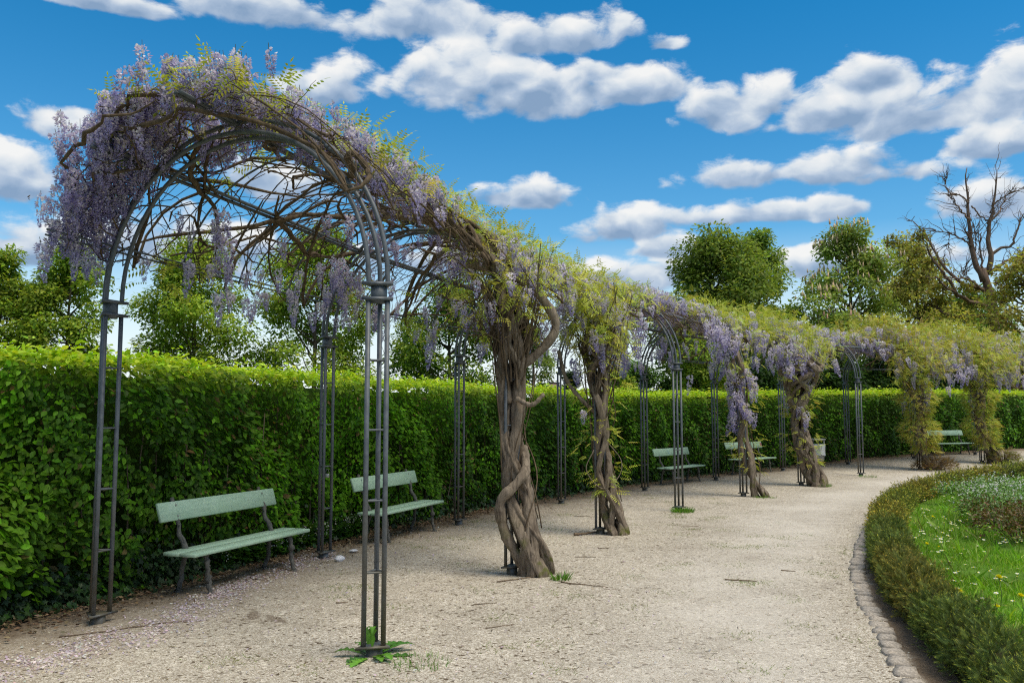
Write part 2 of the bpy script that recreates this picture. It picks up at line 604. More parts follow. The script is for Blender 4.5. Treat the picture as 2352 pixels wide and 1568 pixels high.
def soil_mat(name, a_, b_, scale=30):
    m, q = new_mat(name)
    pos = q.new('ShaderNodeNewGeometry').outputs['Position']
    n = q.noise(pos, scale, 6, 0.7)
    n2 = q.noise(pos, scale / 14, 4, 0.6)
    c = q.ramp(q.m('ADD', q.m('MULTIPLY', n, 0.6), q.m('MULTIPLY', n2, 0.4)), [(0.3, a_), (0.7, b_)])
    out(q, bsdf(q, c, 0.95, 0.1, 0, q.bump(n, 0.6, 0.02)))
    return m


M_TURF = soil_mat('turf', (0.05, 0.11, 0.012), (0.14, 0.26, 0.03))
M_FIELD = soil_mat('far_grass', (0.04, 0.08, 0.012), (0.09, 0.14, 0.03), 6)
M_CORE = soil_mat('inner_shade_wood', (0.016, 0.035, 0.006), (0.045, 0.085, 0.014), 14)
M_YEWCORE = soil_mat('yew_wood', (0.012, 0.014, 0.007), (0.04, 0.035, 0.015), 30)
M_LITTER = leaf_mat('dry_leaf', 0.1, 0.8, 0.1, (1, 1, 1))

# ------------------------------------------------------------------ key lines on the plan (metres)
HEDGE = smooth_path([(-7.4, -1.5), (-6.6, 2.5), (-5.5, 5.0), (-4.4, 7.45), (-3.75, 8.9), (-3.2, 10.4), (-2.45, 12.5), (-.72, 16.1), (1.45, 19.75),
                     (3.75, 23.0), (6.1, 25.4), (10.1, 28.6), (12.8, 30.7), (18.1, 34.0), (22, 36.2), (28, 39), (36, 41)], 500)
YEW = smooth_path([(2.0, 2.2), (2.6, 4.0), (2.98, 5.3), (3.22, 6.2), (3.48, 7.3), (3.83, 8.5), (4.23, 9.7), (4.82, 11.2), (5.62, 13.1), (6.55, 15.0), (7.8, 17.2),
                   (9.4, 19.4), (11.35, 21.7), (14.2, 24.4), (18, 26.8), (23, 28.5), (30, 29.5)], 420)
KERB = smooth_path([(1.75, 2.2), (2.25, 4.2), (2.66, 5.91), (2.78, 6.38), (2.94, 6.93), (3.10, 7.45), (3.3, 8.16), (3.6, 9.09), (3.92, 9.95), (4.4, 11.1), (5.06, 12.58), (6.0, 14.5)], 200)
YEWOUT = smooth_path([(1.6, 2.2), (2.66, 5.91), (3.3, 8.16), (4.4, 11.1), (5.06, 12.58), (6.2, 15.0), (7.4, 17.2), (9.0, 19.5), (11.0, 22.0), (13.9, 24.8), (18, 27.3), (30, 30.2)], 300)


def path_normals(P):
    T = np.gradient(P, axis=0)
    T /= np.linalg.norm(T, axis=1)[:, None]
    return T, np.stack([-T[:, 1], T[:, 0]], 1)          # left of the walking direction


def dist_to(P, line):
    d = np.full(len(P), 1e9)
    idx = np.zeros(len(P), int)
    for a in range(0, len(P), 4000):
        D = np.linalg.norm(P[a:a + 4000, None, :] - line[None], axis=2)
        idx[a:a + 4000] = D.argmin(1)
        d[a:a + 4000] = D.min(1)
    return d, idx


# ------------------------------------------------------------------ ground
gx = np.unique(np.r_[np.linspace(-900, -60, 12), np.linspace(-60, 90, 40), np.linspace(90, 900, 12)])
gy = np.unique(np.r_[np.linspace(-600, -20, 8), np.linspace(-20, 70, 46), np.linspace(70, 1500, 16)])
X, Y = np.meshgrid(gx, gy)
V = np.c_[X.ravel(), Y.ravel(), zg(Y.ravel()) - 0.06]
i = np.arange(len(gy) - 1)[:, None] * len(gx) + np.arange(len(gx) - 1)[None]
Q = np.stack([i, i + 1, i + 1 + len(gx), i + len(gx)], -1).reshape(-1, 4)
tag(link('ground', np_mesh('ground', V, Q, M_FIELD)), 'rough grass stretching away behind the tall hedge', kind='structure')

hT, hN = path_normals(HEDGE)
oa = smooth_path(HEDGE + hN * 0.55, 260)
yT, yN = path_normals(YEW)
ia = smooth_path(YEW, 260)
nc = 46
u = np.linspace(0, 1, nc)[None, :, None]
G = oa[:, None, :] * (1 - u) + ia[:, None, :] * u
G = G.reshape(-1, 2)
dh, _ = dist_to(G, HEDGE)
di, ii = dist_to(G, YEWOUT)
yoT, yoN = path_normals(YEWOUT)
sgn = np.sign(np.sum((G - YEWOUT[ii]) * yoN[ii], 1))
zz = zg(G[:, 1]) + 0.012 * np.sin(G[:, 0] * 3.1 + 1.3 * np.sin(G[:, 1] * 2.3)) * np.sin(G[:, 1] * 2.7)
i = np.arange(259)[:, None] * nc + np.arange(nc - 1)[None]
Q = np.stack([i, i + nc, i + nc + 1, i + 1], -1).reshape(-1, 4)
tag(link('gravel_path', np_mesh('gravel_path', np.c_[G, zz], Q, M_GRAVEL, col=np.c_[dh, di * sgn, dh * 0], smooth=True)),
    'pale beige gravel path curving along the hedge', kind='structure')

# lawn of the flower bed, inside the clipped yew edging
lb = smooth_path(YEW, 160)
lT, lN = path_normals(lb)
wd = np.linspace(0, 9.0, 26)
LG = (lb[:, None, :] - lN[:, None, :] * wd[None, :, None]).reshape(-1, 2)
Vl = np.c_[LG, zg(LG[:, 1]) + 0.012]
i = np.arange(159)[:, None] * 26 + np.arange(25)[None]
Q = np.stack([i, i + 1, i + 27, i + 26], -1).reshape(-1, 4)
tag(link('lawn', np_mesh('lawn', Vl, Q, M_TURF)), 'green lawn inside the low yew edging', kind='structure')

# kerb of sett stones, each its own piece
kerb = tag(empty('stone_edging', (KERB[60, 0], KERB[60, 1], 0)), 'row of flat grey sett stones between gravel and yew edging', 'stone edging')
M_SETT = plain('sett_stone', (0.39, 0.345, 0.295), 0.85, 0.2, 0, 0.45, 9, 0.5)
stone_meshes = []
for v_ in range(7):
    rg = np.random.default_rng(50 + v_)
    n = 10
    a = np.arange(n) / n * 2 * math.pi
    sup = lambda t: (np.sign(np.cos(t)) * np.abs(np.cos(t)) ** 0.45, np.sign(np.sin(t)) * np.abs(np.sin(t)) ** 0.45)
    px, py = sup(a + 0.31)
    j = 1 + rg.normal(0, 0.06, n)
    ring = lambda f, z: np.c_[px * j * 0.5 * f, py * j * 0.5 * f, np.full(n, z) + rg.normal(0, 0.004, n)]
    Vs = np.r_[ring(1.0, -0.06), ring(1.0, 0.008), ring(0.9, 0.026), ring(0.45, 0.032)]
    Qs = [np.array([(r * n + q_, r * n + (q_ + 1) % n, (r + 1) * n + (q_ + 1) % n, (r + 1) * n + q_) for r in range(3) for q_ in range(n)]), np.array([list(range(3 * n, 4 * n))])]
    stone_meshes.append(np_mesh('stone', Vs, Qs, M_SETT, smooth=False))
kT, kN = path_normals(KERB)
kl = np.r_[0, np.cumsum(np.linalg.norm(np.diff(KERB, axis=0), axis=1))]
s_ = 0.1
while s_ < kl[-1] - 0.2:
    w = random.uniform(0.17, 0.27)
    q_ = np.array([np.interp(s_ + w / 2, kl, KERB[:, i]) for i in (0, 1)])
    t_ = np.array([np.interp(s_ + w / 2, kl, kT[:, i]) for i in (0, 1)])
    link('stone', random.choice(stone_meshes), kerb, (q_[0] - KERB[60, 0] + random.gauss(0, .008), q_[1] - KERB[60, 1], random.uniform(-.018, -0.004)),
         (random.gauss(0, .04), random.gauss(0, .04), math.atan2(t_[1], t_[0]) + random.gauss(0, .07)), (w - 0.022, random.uniform(0.15, 0.185), 1))
    s_ += w + random.uniform(-0.004, 0.012)

# ------------------------------------------------------------------ tall hornbeam hedge
HH = 2.28
LEAF2 = (np.array([(0, 0, 0), (0.45, 0.29, 0.07), (1, 0, -0.04), (0.45, -0.29, 0.07), (0.5, 0, 0)]), [np.array([(0, 4, 1), (4, 2, 1), (0, 3, 4), (4, 3, 2)])])
LEAF1 = (np.array([(0, 0, 0), (0.45, 0.3, 0.06), (1, 0, -0.03), (0.45, -0.3, 0.06)]), [np.array([(0, 2, 1), (0, 3, 2)])])
LEAF3 = (np.array([(0, 0, 0), (0.16, .17, .03), (.42, .29, .07), (.7, .22, .05), (1, 0, -.07), (.7, -.22, .05), (.42, -.29, .07), (.16, -.17, .03), (.3, 0, .0), (.65, 0, -.01)]),
         [np.array([(0, 8, 1), (0, 7, 8), (9, 4, 3), (9, 5, 4)]), np.array([(8, 9, 3, 2), (8, 6, 5, 9)]), np.array([(8, 2, 1), (8, 7, 6)])])
hedge = tag(empty('hornbeam_hedge', (HEDGE[250, 0], HEDGE[250, 1], float(zg(HEDGE[250, 1])))), 'tall clipped green hornbeam hedge with lime new shoots along its top', 'hedge')
H0 = np.array(hedge.location)
hs_len = np.r_[0, np.cumsum(np.linalg.norm(np.diff(HEDGE, axis=0), axis=1))]


def hedge_at(s):
    P = np.stack([np.interp(s, hs_len, HEDGE[:, i]) for i in (0, 1)], 1)
    N = np.stack([np.interp(s, hs_len, hN[:, i]) for i in (0, 1)], 1)
    return P, N


def bulge(s, z):
    return 0.09 * np.sin(s * 1.9 + 2 * np.sin(z * 2.1)) + 0.07 * np.sin(s * 4.7 + z * 3.3) + 0.05 * np.sin(s * 9.1 - z * 5.0)


# inner mass of twigs and shade leaves
mb = MB()
hp = HEDGE[::4]
tt, nn = path_normals(hp)
zb = zg(hp[:, 1])
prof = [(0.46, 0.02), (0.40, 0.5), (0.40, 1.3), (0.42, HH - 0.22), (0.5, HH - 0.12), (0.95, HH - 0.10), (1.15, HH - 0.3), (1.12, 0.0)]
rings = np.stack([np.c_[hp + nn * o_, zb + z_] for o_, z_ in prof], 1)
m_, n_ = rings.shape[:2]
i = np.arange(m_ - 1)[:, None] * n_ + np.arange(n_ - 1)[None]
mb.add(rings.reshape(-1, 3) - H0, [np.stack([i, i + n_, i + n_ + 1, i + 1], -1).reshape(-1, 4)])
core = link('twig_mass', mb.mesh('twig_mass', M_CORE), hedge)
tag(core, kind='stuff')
# twigs and stems near the face
mb = MB()
for s0 in np.arange(7, 40, 0.22):
    P0, N0 = hedge_at(np.array([s0]))
    P0 = P0[0] + N0[0] * 0.14
    n = 6
    zz_ = np.linspace(0, random.uniform(1.0, 2.0), n)
    pts = np.c_[P0[0] + np.cumsum(R.normal(0, .03, n)), P0[1] + np.cumsum(R.normal(0, .03, n)), zg(P0[1]) + zz_] - H0
    mb.tube(pts, np.linspace(0.014, 0.005, n), 5)
link('stem', mb.mesh('stem', M_TREE), hedge)


def hedge_leaves(s0, s1, face_d, top_d, size, tmpl, rng):
    """positions, orientations, sizes, colours for one stretch"""
    L = s1 - s0
    nf, nt = int(L * HH * face_d), int(L * 1.1 * top_d)
    s = rng.uniform(s0, s1, nf)
    z = HH * rng.uniform(0.0, 1.0, nf) ** 0.95
    P, N = hedge_at(s)
    dep = np.abs(rng.normal(0, 0.075, nf)) - 0.05
    b = bulge(s, z)
    # ragged, thin at the foot
    foot = np.clip((0.5 - z) / 0.5, 0, 1)
    dep = dep + foot * 0.18 - b
    keep = rng.uniform(size=nf) > foot * 0.55
    gap = np.sin(s * 2.3 + 3 * np.sin(z * 1.7 + s * .4)) * np.sin(z * 4.1 + s * 1.3) + 0.5 * np.sin(s * 6.1 + z * 7)
    keep &= ~((gap > 0.97) & (dep < 0.08 - b))
    deep = rng.uniform(size=nf) < 0.24
    dep = np.where(deep, rng.uniform(0.10, 0.34, nf), dep)
    near_shoot = np.exp(-((s - 9.0) / 1.1) ** 2 - ((z - 1.0) / 0.45) ** 2)        # bulging fresh shoots at the left
    near_shoot += 0.5 * np.exp(-((s - 11.1) / 0.6) ** 2 - ((z - 0.8) / 0.3) ** 2)
    dep -= 0.22 * near_shoot
    pos = np.c_[P + N * dep[:, None], zg(P[:, 1]) + z]
    outw = np.c_[-N, np.zeros(nf)]
    along = np.c_[np.stack([N[:, 1], -N[:, 0]], 1), np.zeros(nf)]
    side = np.where(np.sin(s * 1.4 + z * 2.0) + rng.normal(0, .6, nf) > 0, 1.0, -1.0)
    fwd = outw * rng.uniform(0.10, 0.5, nf)[:, None] + along * (side * rng.uniform(0.2, 1.0, nf))[:, None] + np.array((0, 0, 1.0)) * rng.uniform(-0.95, 0.1, nf)[:, None]
    nrm = outw * rng.uniform(0.4, 1.1, nf)[:, None] + np.array((0, 0, 1.0)) * rng.uniform(0.3, 1.0, nf)[:, None] + unit(nf, rng) * 0.5
    patch = np.sin(s * 0.9 + 1.7 * np.sin(z * 1.9)) * 0.5 + 0.5 * np.sin(s * 2.9 + z * 2.2)
    c = pick([(0.080, 0.22, 0.008), (0.112, 0.29, 0.010), (0.145, 0.345, 0.014), (0.085, 0.21, 0.012)], nf, rng)
    c *= (1 + 0.25 * patch)[:, None]
    dull_shaded = (((np.sin(s * 0.63 + 0.8) > 0.55) & (rng.uniform(size=nf) < 0.6)) | ((s > 18.5) & (rng.uniform(size=nf) < 0.5)))[:, None]  # dull leaf patches; far stretch also has deep shade put into its leaf colour
    c = np.where(dull_shaded, c * np.array((0.50, 0.52, 1.1)), c)
    brown = (rng.uniform(size=nf) < 0.022 + 0.05 * (np.sin(s * 1.1) > .8))[:, None]
    c = np.where(brown, pick([(.17, .115, .045), (.20, .15, .06)], nf, rng), c)
    fresh = np.clip(near_shoot, 0, 1)[:, None] * 0.8
    c = c * (1 - fresh) + fresh * pick([(0.12, 0.27, 0.02), (0.16, 0.32, 0.025)], nf, rng)
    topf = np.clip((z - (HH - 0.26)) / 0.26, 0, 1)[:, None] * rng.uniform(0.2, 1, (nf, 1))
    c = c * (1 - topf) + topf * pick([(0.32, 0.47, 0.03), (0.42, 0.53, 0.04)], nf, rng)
    sz = size * rng.uniform(0.6, 1.25, nf)
    pos, fwd, nrm, c, sz = pos[keep], fwd[keep], nrm[keep], c[keep], sz[keep]
    # flat top with new shoots
    s = rng.uniform(s0, s1, nt)
    P, N = hedge_at(s)
    o_ = rng.uniform(-0.04, 1.15, nt)
    zt = HH + 0.05 * np.sin(s * 2.6) * np.sin(s * 0.9) + np.abs(rng.normal(0, 0.045, nt)) + (rng.uniform(size=nt) < 0.08) * rng.uniform(0, 0.14, nt)
    zt -= 0.10 * np.clip((0.12 - o_) / 0.16, 0, 1)
    post = np.c_[P + N * o_[:, None], zg(P[:, 1]) + zt]
    f2 = unit(nt, rng) * np.array((1, 1, 0.35)) + np.array((0, 0, 0.12))
    n2 = np.array((0, 0, 1.0)) + unit(nt, rng) * 0.55
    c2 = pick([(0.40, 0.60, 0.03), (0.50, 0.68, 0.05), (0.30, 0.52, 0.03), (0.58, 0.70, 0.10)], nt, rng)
    sz2 = size * rng.uniform(0.5, 1.15, nt)
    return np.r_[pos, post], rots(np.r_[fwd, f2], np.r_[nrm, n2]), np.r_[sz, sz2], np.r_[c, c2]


rg = np.random.default_rng(3)
parts = []
hero = None
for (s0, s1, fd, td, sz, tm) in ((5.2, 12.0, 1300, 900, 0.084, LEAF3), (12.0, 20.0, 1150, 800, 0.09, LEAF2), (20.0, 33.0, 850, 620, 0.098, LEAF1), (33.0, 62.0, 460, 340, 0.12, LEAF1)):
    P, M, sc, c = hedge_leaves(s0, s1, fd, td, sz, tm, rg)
    if hero is None:                                  # the largest 300 in the picture are parts of their own
        d = np.linalg.norm(P - np.array((0, 0, 1.75)), axis=1)
        vis = (np.abs(P[:, 0] / P[:, 1]) < 0.60) & (P[:, 1] > 5)
        hp_, hidx = dist_to(P[:, :2], HEDGE)
        face = np.sum((P[:, :2] - HEDGE[hidx]) * hN[hidx], 1)
        order = np.argsort(np.where(vis & (face < 0.02), d - sc * 20, 1e9))[:300]
        hero = (P[order], M[order], sc[order], c[order])
        msk = np.ones(len(P), bool)
        msk[order] = False
        P, M, sc, c = P[msk], M[msk], sc[msk], c[msk]
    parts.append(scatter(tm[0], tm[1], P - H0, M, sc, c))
off, VV, PP, CC = 0, [], [], []
for v_, p_, c_ in parts:
    VV.append(v_)
    CC.append(c_)
    PP += [q_ + off for q_ in p_]
    off += len(v_)
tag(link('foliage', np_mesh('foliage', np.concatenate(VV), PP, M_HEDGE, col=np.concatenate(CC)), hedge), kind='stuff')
hmesh = []
for v_ in range(8):
    c_ = hero[3][v_ * 7]
    hmesh.append(np_mesh('leaf', LEAF3[0], LEAF3[1], M_HEDGE, col=np.tile(c_, (len(LEAF3[0]), 1))))
for i_ in range(len(hero[0])):
    o = link('leaf', hmesh[i_ % 8], hedge)
    mw = Matrix(np.array(hero[1][i_]).tolist()).to_4x4()
    o.matrix_local = Matrix.Translation((hero[0][i_] - H0).tolist()) @ mw @ Matrix.Scale(float(hero[2][i_]), 4)

# ivy along the foot of the hedge
IVY = (np.array([(0, 0, 0), (0.05, .42, .05), (.38, .28, .03), (.55, .62, -.03), (.66, .22, .02), (1.05, 0, -.08), (.66, -.22, .02), (.55, -.62, -.03), (.38, -.28, .03), (.05, -.42, .05), (.35, 0, 0)]),
       [np.array([(10, i_ + 1, i_) for i_ in range(0, 9)] + [(10, 0, 9)])])
n = 5200
s = np.r_[rg.uniform(6.5, 12.5, 2600), rg.uniform(12.5, 34, n - 2600)]
P, N = hedge_at(s)
z = np.abs(rg.normal(0.02, 0.20, n)) * np.where(s < 12.0, 1.15, 0.9)
o_ = 0.10 - 0.1 * rg.uniform(size=n) - 0.22 * (z < 0.07) * rg.uniform(size=n)
pos = np.c_[P + N * o_[:, None], zg(P[:, 1]) + z + 0.01]
outw = np.c_[-N, np.zeros(n)]
fwd = outw * 0.4 + unit(n, rg) * 0.7 + np.array((0, 0, -0.55))
nrm = outw + np.array((0, 0, 0.7)) + unit(n, rg) * 0.4
v_, p_, c_ = scatter(IVY[0], IVY[1], pos, rots(fwd, nrm), rg.uniform(0.045, 0.085, n), pick([(0.022, 0.05, 0.018), (0.03, 0.062, 0.026), (0.035, 0.085, 0.02)], n, rg))
tag(link('ivy', np_mesh('ivy', v_, p_, M_GLOSSY, col=c_)), 'dark lobed ivy creeping along the foot of the tall hedge', 'ivy', kind='stuff')

# ------------------------------------------------------------------ iron pergola
BK = np.array([(-3.52, 7.49), (-2.34, 10.87), (-.87, 14.23), (1.0, 17.6), (3.13, 20.5), (5.5, 23.44), (8.16, 26.16), (10.92, 28.2), (14.04, 30.31), (17.2, 32.2)])
FR = np.array([(-1.01, 6.48), (0, 9.84), (1.33, 13.12), (3.11, 16.23), (5.09, 19.15), (7.3, 21.95), (9.9, 24.65), (12.5, 26.6), (15.6, 28.8), (18.6, 30.4)])
NA = len(BK)
CZ = 2.76


def pv(t):
    """back and front post lines at arch number t (vectorised, linear beyond the ends)"""
    t = np.asarray(t, dtype=float)
    idx = np.clip(np.floor(t).astype(int), 0, NA - 2)
    f_ = (t - idx)[..., None]
    return BK[idx] * (1 - f_) + BK[idx + 1] * f_, FR[idx] * (1 - f_) + FR[idx + 1] * f_


def arch_pt(t, th, rho=1.0):
    """point on the vault: arch number t, angle th (degrees, 0 = hedge side, 180 = path side), rho = relative radius"""
    B_, F_ = pv(t)
    C_ = 0.5 * (B_ + F_)
    e = F_ - B_
    r_ = 0.5 * np.linalg.norm(e, axis=-1)
    e = e / (2 * r_[..., None])
    a_ = np.radians(th)
    xy = C_ - e * (np.cos(a_) * rho * r_)[..., None]
    zz_ = CZ + zg(C_[..., 1]) + np.sin(a_) * rho * r_
    return np.concatenate([xy, zz_[..., None]], -1)


pg = tag(empty('pergola', (BK[4, 0], BK[4, 1], 0)), 'long curved grey iron pergola of round arches over the gravel path', 'pergola')
PG0 = np.array((BK[4, 0], BK[4, 1], 0.0))
TR = 0.0190
for a in range(NA):
    B_, F_ = BK[a], FR[a]
    e = (F_ - B_) / np.linalg.norm(F_ - B_)
    b = np.array((-e[1], e[0]))
    z0 = float(zg(0.5 * (B_ + F_)[1]))
    C_ = 0.5 * (B_ + F_)
    r_ = 0.5 * np.linalg.norm(F_ - B_)
    tri = [(0.075, 0.0), (-0.04, 0.085), (-0.04, -0.085)]           # (radial out, along)
    mb = MB()
    for (ro, al) in tri:
        th = np.linspace(0, math.pi, 30)
        pts = np.c_[C_[0] - e[0] * np.cos(th) * (r_ + ro) + b[0] * al, C_[1] - e[1] * np.cos(th) * (r_ + ro) + b[1] * al, CZ + z0 + np.sin(th) * (r_ + ro)]
        mb.tube(pts - np.array((C_[0], C_[1], z0)), TR, 9, cap=False)
    for th in np.radians([32, 62, 90, 118, 148]):                    # little triangular ties
        q_ = [np.array((C_[0] - e[0] * math.cos(th) * (r_ + ro) + b[0] * al, C_[1] - e[1] * math.cos(th) * (r_ + ro) + b[1] * al, CZ + z0 + math.sin(th) * (r_ + ro))) - np.array((C_[0], C_[1], z0)) for ro, al in tri]
        for j in range(3):
            mb.tube([q_[j], q_[(j + 1) % 3]], 0.007, 5, cap=False)
    arch = link('arch', mb.mesh('arch', M_IRON, True), pg, (C_[0] - PG0[0], C_[1] - PG0[1], z0))
    for sgn_, Pp in ((-1, B_), (1, F_)):
        L0 = Pp - C_
        zl = float(zg(Pp[1])) - z0
        corners = [L0 + e * sgn_ * ro + b * al for ro, al in tri]
        for cpt in corners:
            mb = MB()
            mb.tube([(cpt[0], cpt[1], zl + 0.085), (cpt[0], cpt[1], 1.3), (cpt[0], cpt[1], 2.62)], TR, 10)
            link('post_tube', mb.mesh('post_tube', M_IRON, True), arch)
        big = [L0 + e * sgn_ * ro * 1.75 + b * al * 1.75 for ro, al in tri]
        if sgn_ > 0:
            big = big[::-1]
        mb = MB()
        mb.prism(big, zl + 0.07, zl + 0.088)
        mb.prism([L0 + np.array((math.cos(q_), math.sin(q_))) * 0.062 for q_ in np.arange(10) * math.pi / 5], zl - 0.05, zl + 0.07)
        link('base_plate', mb.mesh('base_plate', M_IRON), arch)
        mb = MB()
        capP = [L0 + e * sgn_ * ro * 1.65 + b * al * 1.65 for ro, al in tri]
        if sgn_ > 0:
            capP = capP[::-1]
        mb.prism(capP, 2.62, 2.645)
        mb.prism(capP, 2.735, 2.76)
        mb.prism([L0 + np.array((math.cos(q_), math.sin(q_))) * 0.062 for q_ in np.arange(14) * math.pi / 7], 2.605, 2.735)
        link('capital', mb.mesh('capital', M_IRON), arch)
        for zr in (0.61, 1.13, 1.65, 2.17):
            mb = MB()
            for j in range(3):
                mb.tube([(*corners[j], zl + zr), (*corners[(j + 1) % 3], zl + zr)], 0.008, 6, cap=False)
            link('rung', mb.mesh('rung', M_IRON), arch)

for th, rho, w, t1 in ((19, 1.045, .012, 9.2), (52, 1.05, .026, 9.2), (88, 1.05, .026, 9.2), (131, 1.05, .03, 9.2)):
    mb = MB()
    t_ = np.linspace(-0.2 if th < 100 else -0.03, t1, 90)
    for dth in (-0.9, 0.9):
        P = arch_pt(t_, np.full(90, th + dth), rho)
        mb.tube(P - PG0, w * 0.75, 4, cap=True)
    link('rail', mb.mesh('rail', M_IRON), pg)
for a in range(NA - 1):                                                # lighter ribs between the arches
    for f_ in (0.25, 0.5, 0.75):
        th = np.linspace(17, 133, 20)
        P = arch_pt(np.full(20, a + f_), th, 1.06)
        mb = MB()
        mb.tube(P - PG0, 0.0105, 5)
        link('rib', mb.mesh('rib', M_IRON, True), pg)

# small clip lock hanging on the second hedge side post
lk = tag(empty('padlock', (BK[1, 0] + 0.05, BK[1, 1] - 0.10, 1.02)), 'small steel lock hung on the second hedge side post', 'lock')
mb = MB()
mb.box((0, 0, 0), (0.05, 0.02, 0.05), bev=0.006)
link('lock_body', mb.mesh('lock_body', plain('dull_steel', (0.32, 0.32, 0.31), 0.35, 0.5, 0.6)), lk)
mb = MB()
th = np.linspace(0, math.pi, 9)
mb.tube(np.c_[0.02 * np.cos(th), th * 0, 0.03 + 0.05 * np.sin(th)], 0.005, 6)
link('shackle', mb.mesh('shackle', M_IRON), lk)

# ------------------------------------------------------------------ wisteria
PALE, MIDV, DEEP = np.array((.77, .77, .92)), np.array((.62, .62, .87)), np.array((.37, .355, .68))


def raceme_mesh(seed, L, r0, nf, tone):
    rg_ = np.random.default_rng(seed)
    h = np.sort(rg_.uniform(0, 1, nf) ** 0.85)
    rr = r0 * np.clip(np.minimum(h * 6 + 0.35, 1.0) * (1 - h) ** 0.55, 0.1, 1) * rg_.uniform(0.45, 1.1, nf)
    a = rg_.uniform(0, 2 * math.pi, nf)
    P = np.c_[np.cos(a) * rr, np.sin(a) * rr, -h * L]
    fwd = np.c_[np.cos(a), np.sin(a), rg_.uniform(-0.5, 0.25, nf)] + unit(nf, rg_) * 0.35
    nrm = np.array((0, 0, 1.0)) + unit(nf, rg_) * 0.5
    sz = 0.028 * (1.08 - 0.55 * h) * rg_.uniform(0.75, 1.2, nf)
    # a pale upright banner and a darker folded keel
    tv = np.array([(0.0, 0, 0), (0.35, .48, .42), (0.45, 0, .75), (0.35, -.48, .42), (1.0, 0, 0.02), (0.45, .27, -.20), (0.45, -.27, -.20)])
    tp = [np.array([(0, 3, 2), (0, 2, 1), (0, 4, 5), (0, 6, 4)])]
    tc = np.array([(1, 1, 1), (1.12, 1.1, 1.05), (1.15, 1.15, 1.08), (1.12, 1.1, 1.05), (.66, .6, .82), (.62, .55, .8), (.62, .55, .8)])
    c = np.where((h < 0.62)[:, None], PALE * 0.55 + MIDV * 0.45, MIDV * 0.55 + DEEP * 0.45) * tone
    c = np.clip(c * (1 + rg_.normal(0, 0.16, (nf, 1))), 0, .85)
    V_, P_, C_ = scatter(tv, tp, P, rots(fwd, nrm), sz, c, tc)
    # central stalk
    n = 5
    z = np.linspace(0.04, -L, n)
    tvv, tq, _ = tube_geo(np.c_[0.006 * np.sin(z * 20), 0.006 * np.cos(z * 17), z], np.linspace(0.0022, 0.0010, n), 4, False)
    P_ = [P_[0], tq + len(V_)]
    V_ = np.r_[V_, tvv]
    C_ = np.r_[C_, np.tile((.16, .17, .06), (len(tvv), 1))]
    return V_, P_, C_


RACE_GEO = [raceme_mesh(100 + i_, L_, r_, n_, t_) for i_, (L_, r_, n_, t_) in enumerate(
    [(0.27, .048, 135, 1.0), (0.22, .046, 110, 1.05), (0.31, .047, 145, .95), (0.18, .042, 85, 1.1), (0.25, .052, 130, .88), (0.20, .034, 70, .9), (0.30, .040, 110, 1.08), (0.24, .048, 120, .97)])]
RACE = [np_mesh('flower_raceme', g_[0], g_[1], M_PETAL, col=g_[2]) for g_ in RACE_GEO]

# pinnate leaf: pairs of leaflets along a midrib
tv, tp = [], []
for i_ in range(5):
    x0 = 0.2 + i_ * 0.155
    for sg in (1, -1):
        b_ = len(tv)
        ln = 0.31 - 0.015 * i_
        ax = np.array((0.36, 0.9 * sg, -0.32))
        pv_ = np.array((0.9, -0.36 * sg, 0.1)) * 0.050
        o_ = np.array((x0, 0.01 * sg, -0.10 * x0 * x0))
        tv += [o_, o_ + ax * ln * .45 + pv_, o_ + ax * ln, o_ + ax * ln * .45 - pv_]
        tp += [(b_, b_ + 1, b_ + 2), (b_, b_ + 2, b_ + 3)]
b_ = len(tv)
o_ = np.array((0.95, 0, -.09))
tv += [o_, o_ + (.11, .045, -.04), o_ + (.29, 0, -.13), o_ + (.11, -.045, -.04), (0, .006, 0), (0, -.006, 0), (.97, 0, -.092)]
tp += [(b_, b_ + 1, b_ + 2), (b_, b_ + 2, b_ + 3), (b_ + 4, b_ + 5, b_ + 6)]
PINN = (np.array(tv), [np.array(tp)])

YEL = [(.48, .53, .08), (.42, .50, .07), (.57, .58, .12), (.34, .44, .06)]
BRZ = [(.46, .40, .12), (.42, .31, .11), (.50, .49, .10), (.36, .42, .08)]


def vault_dir(P, t, th):
    """outward direction of the vault at those points"""
    B_, F_ = pv(t)
    C_ = 0.5 * (B_ + F_)
    c3 = np.c_[C_, CZ + zg(C_[:, 1])]
    v_ = P - c3
    return v_ / (np.linalg.norm(v_, axis=1)[:, None] + 1e-6)


def limb_walk(rg_, t, th, rho, n, dt, dth, wob=1.0):
    ts, hs_, rs_ = [t], [th], [rho]
    vt, vh, vr = dt, dth, 0.0
    for _ in range(n - 1):
        vt = vt * 0.9 + 0.1 * dt + rg_.normal(0, 0.006 * wob)
        vh = vh * 0.9 + 0.1 * dth + rg_.normal(0, 1.1 * wob)
        vr = vr * 0.7 + rg_.normal(0, 0.010 * wob)
        t = t + vt
        if t < -0.17:
            vt = abs(vt)
        th += vh
        if th < 14 or th > 152:
            vh = -vh
            th = min(max(th, 14), 152)
        rho = np.clip(rho + vr, 0.99, 1.15)
        ts.append(t)
        hs_.append(th)
        rs_.append(rho)
    return arch_pt(np.array(ts), np.array(hs_), np.array(rs_))


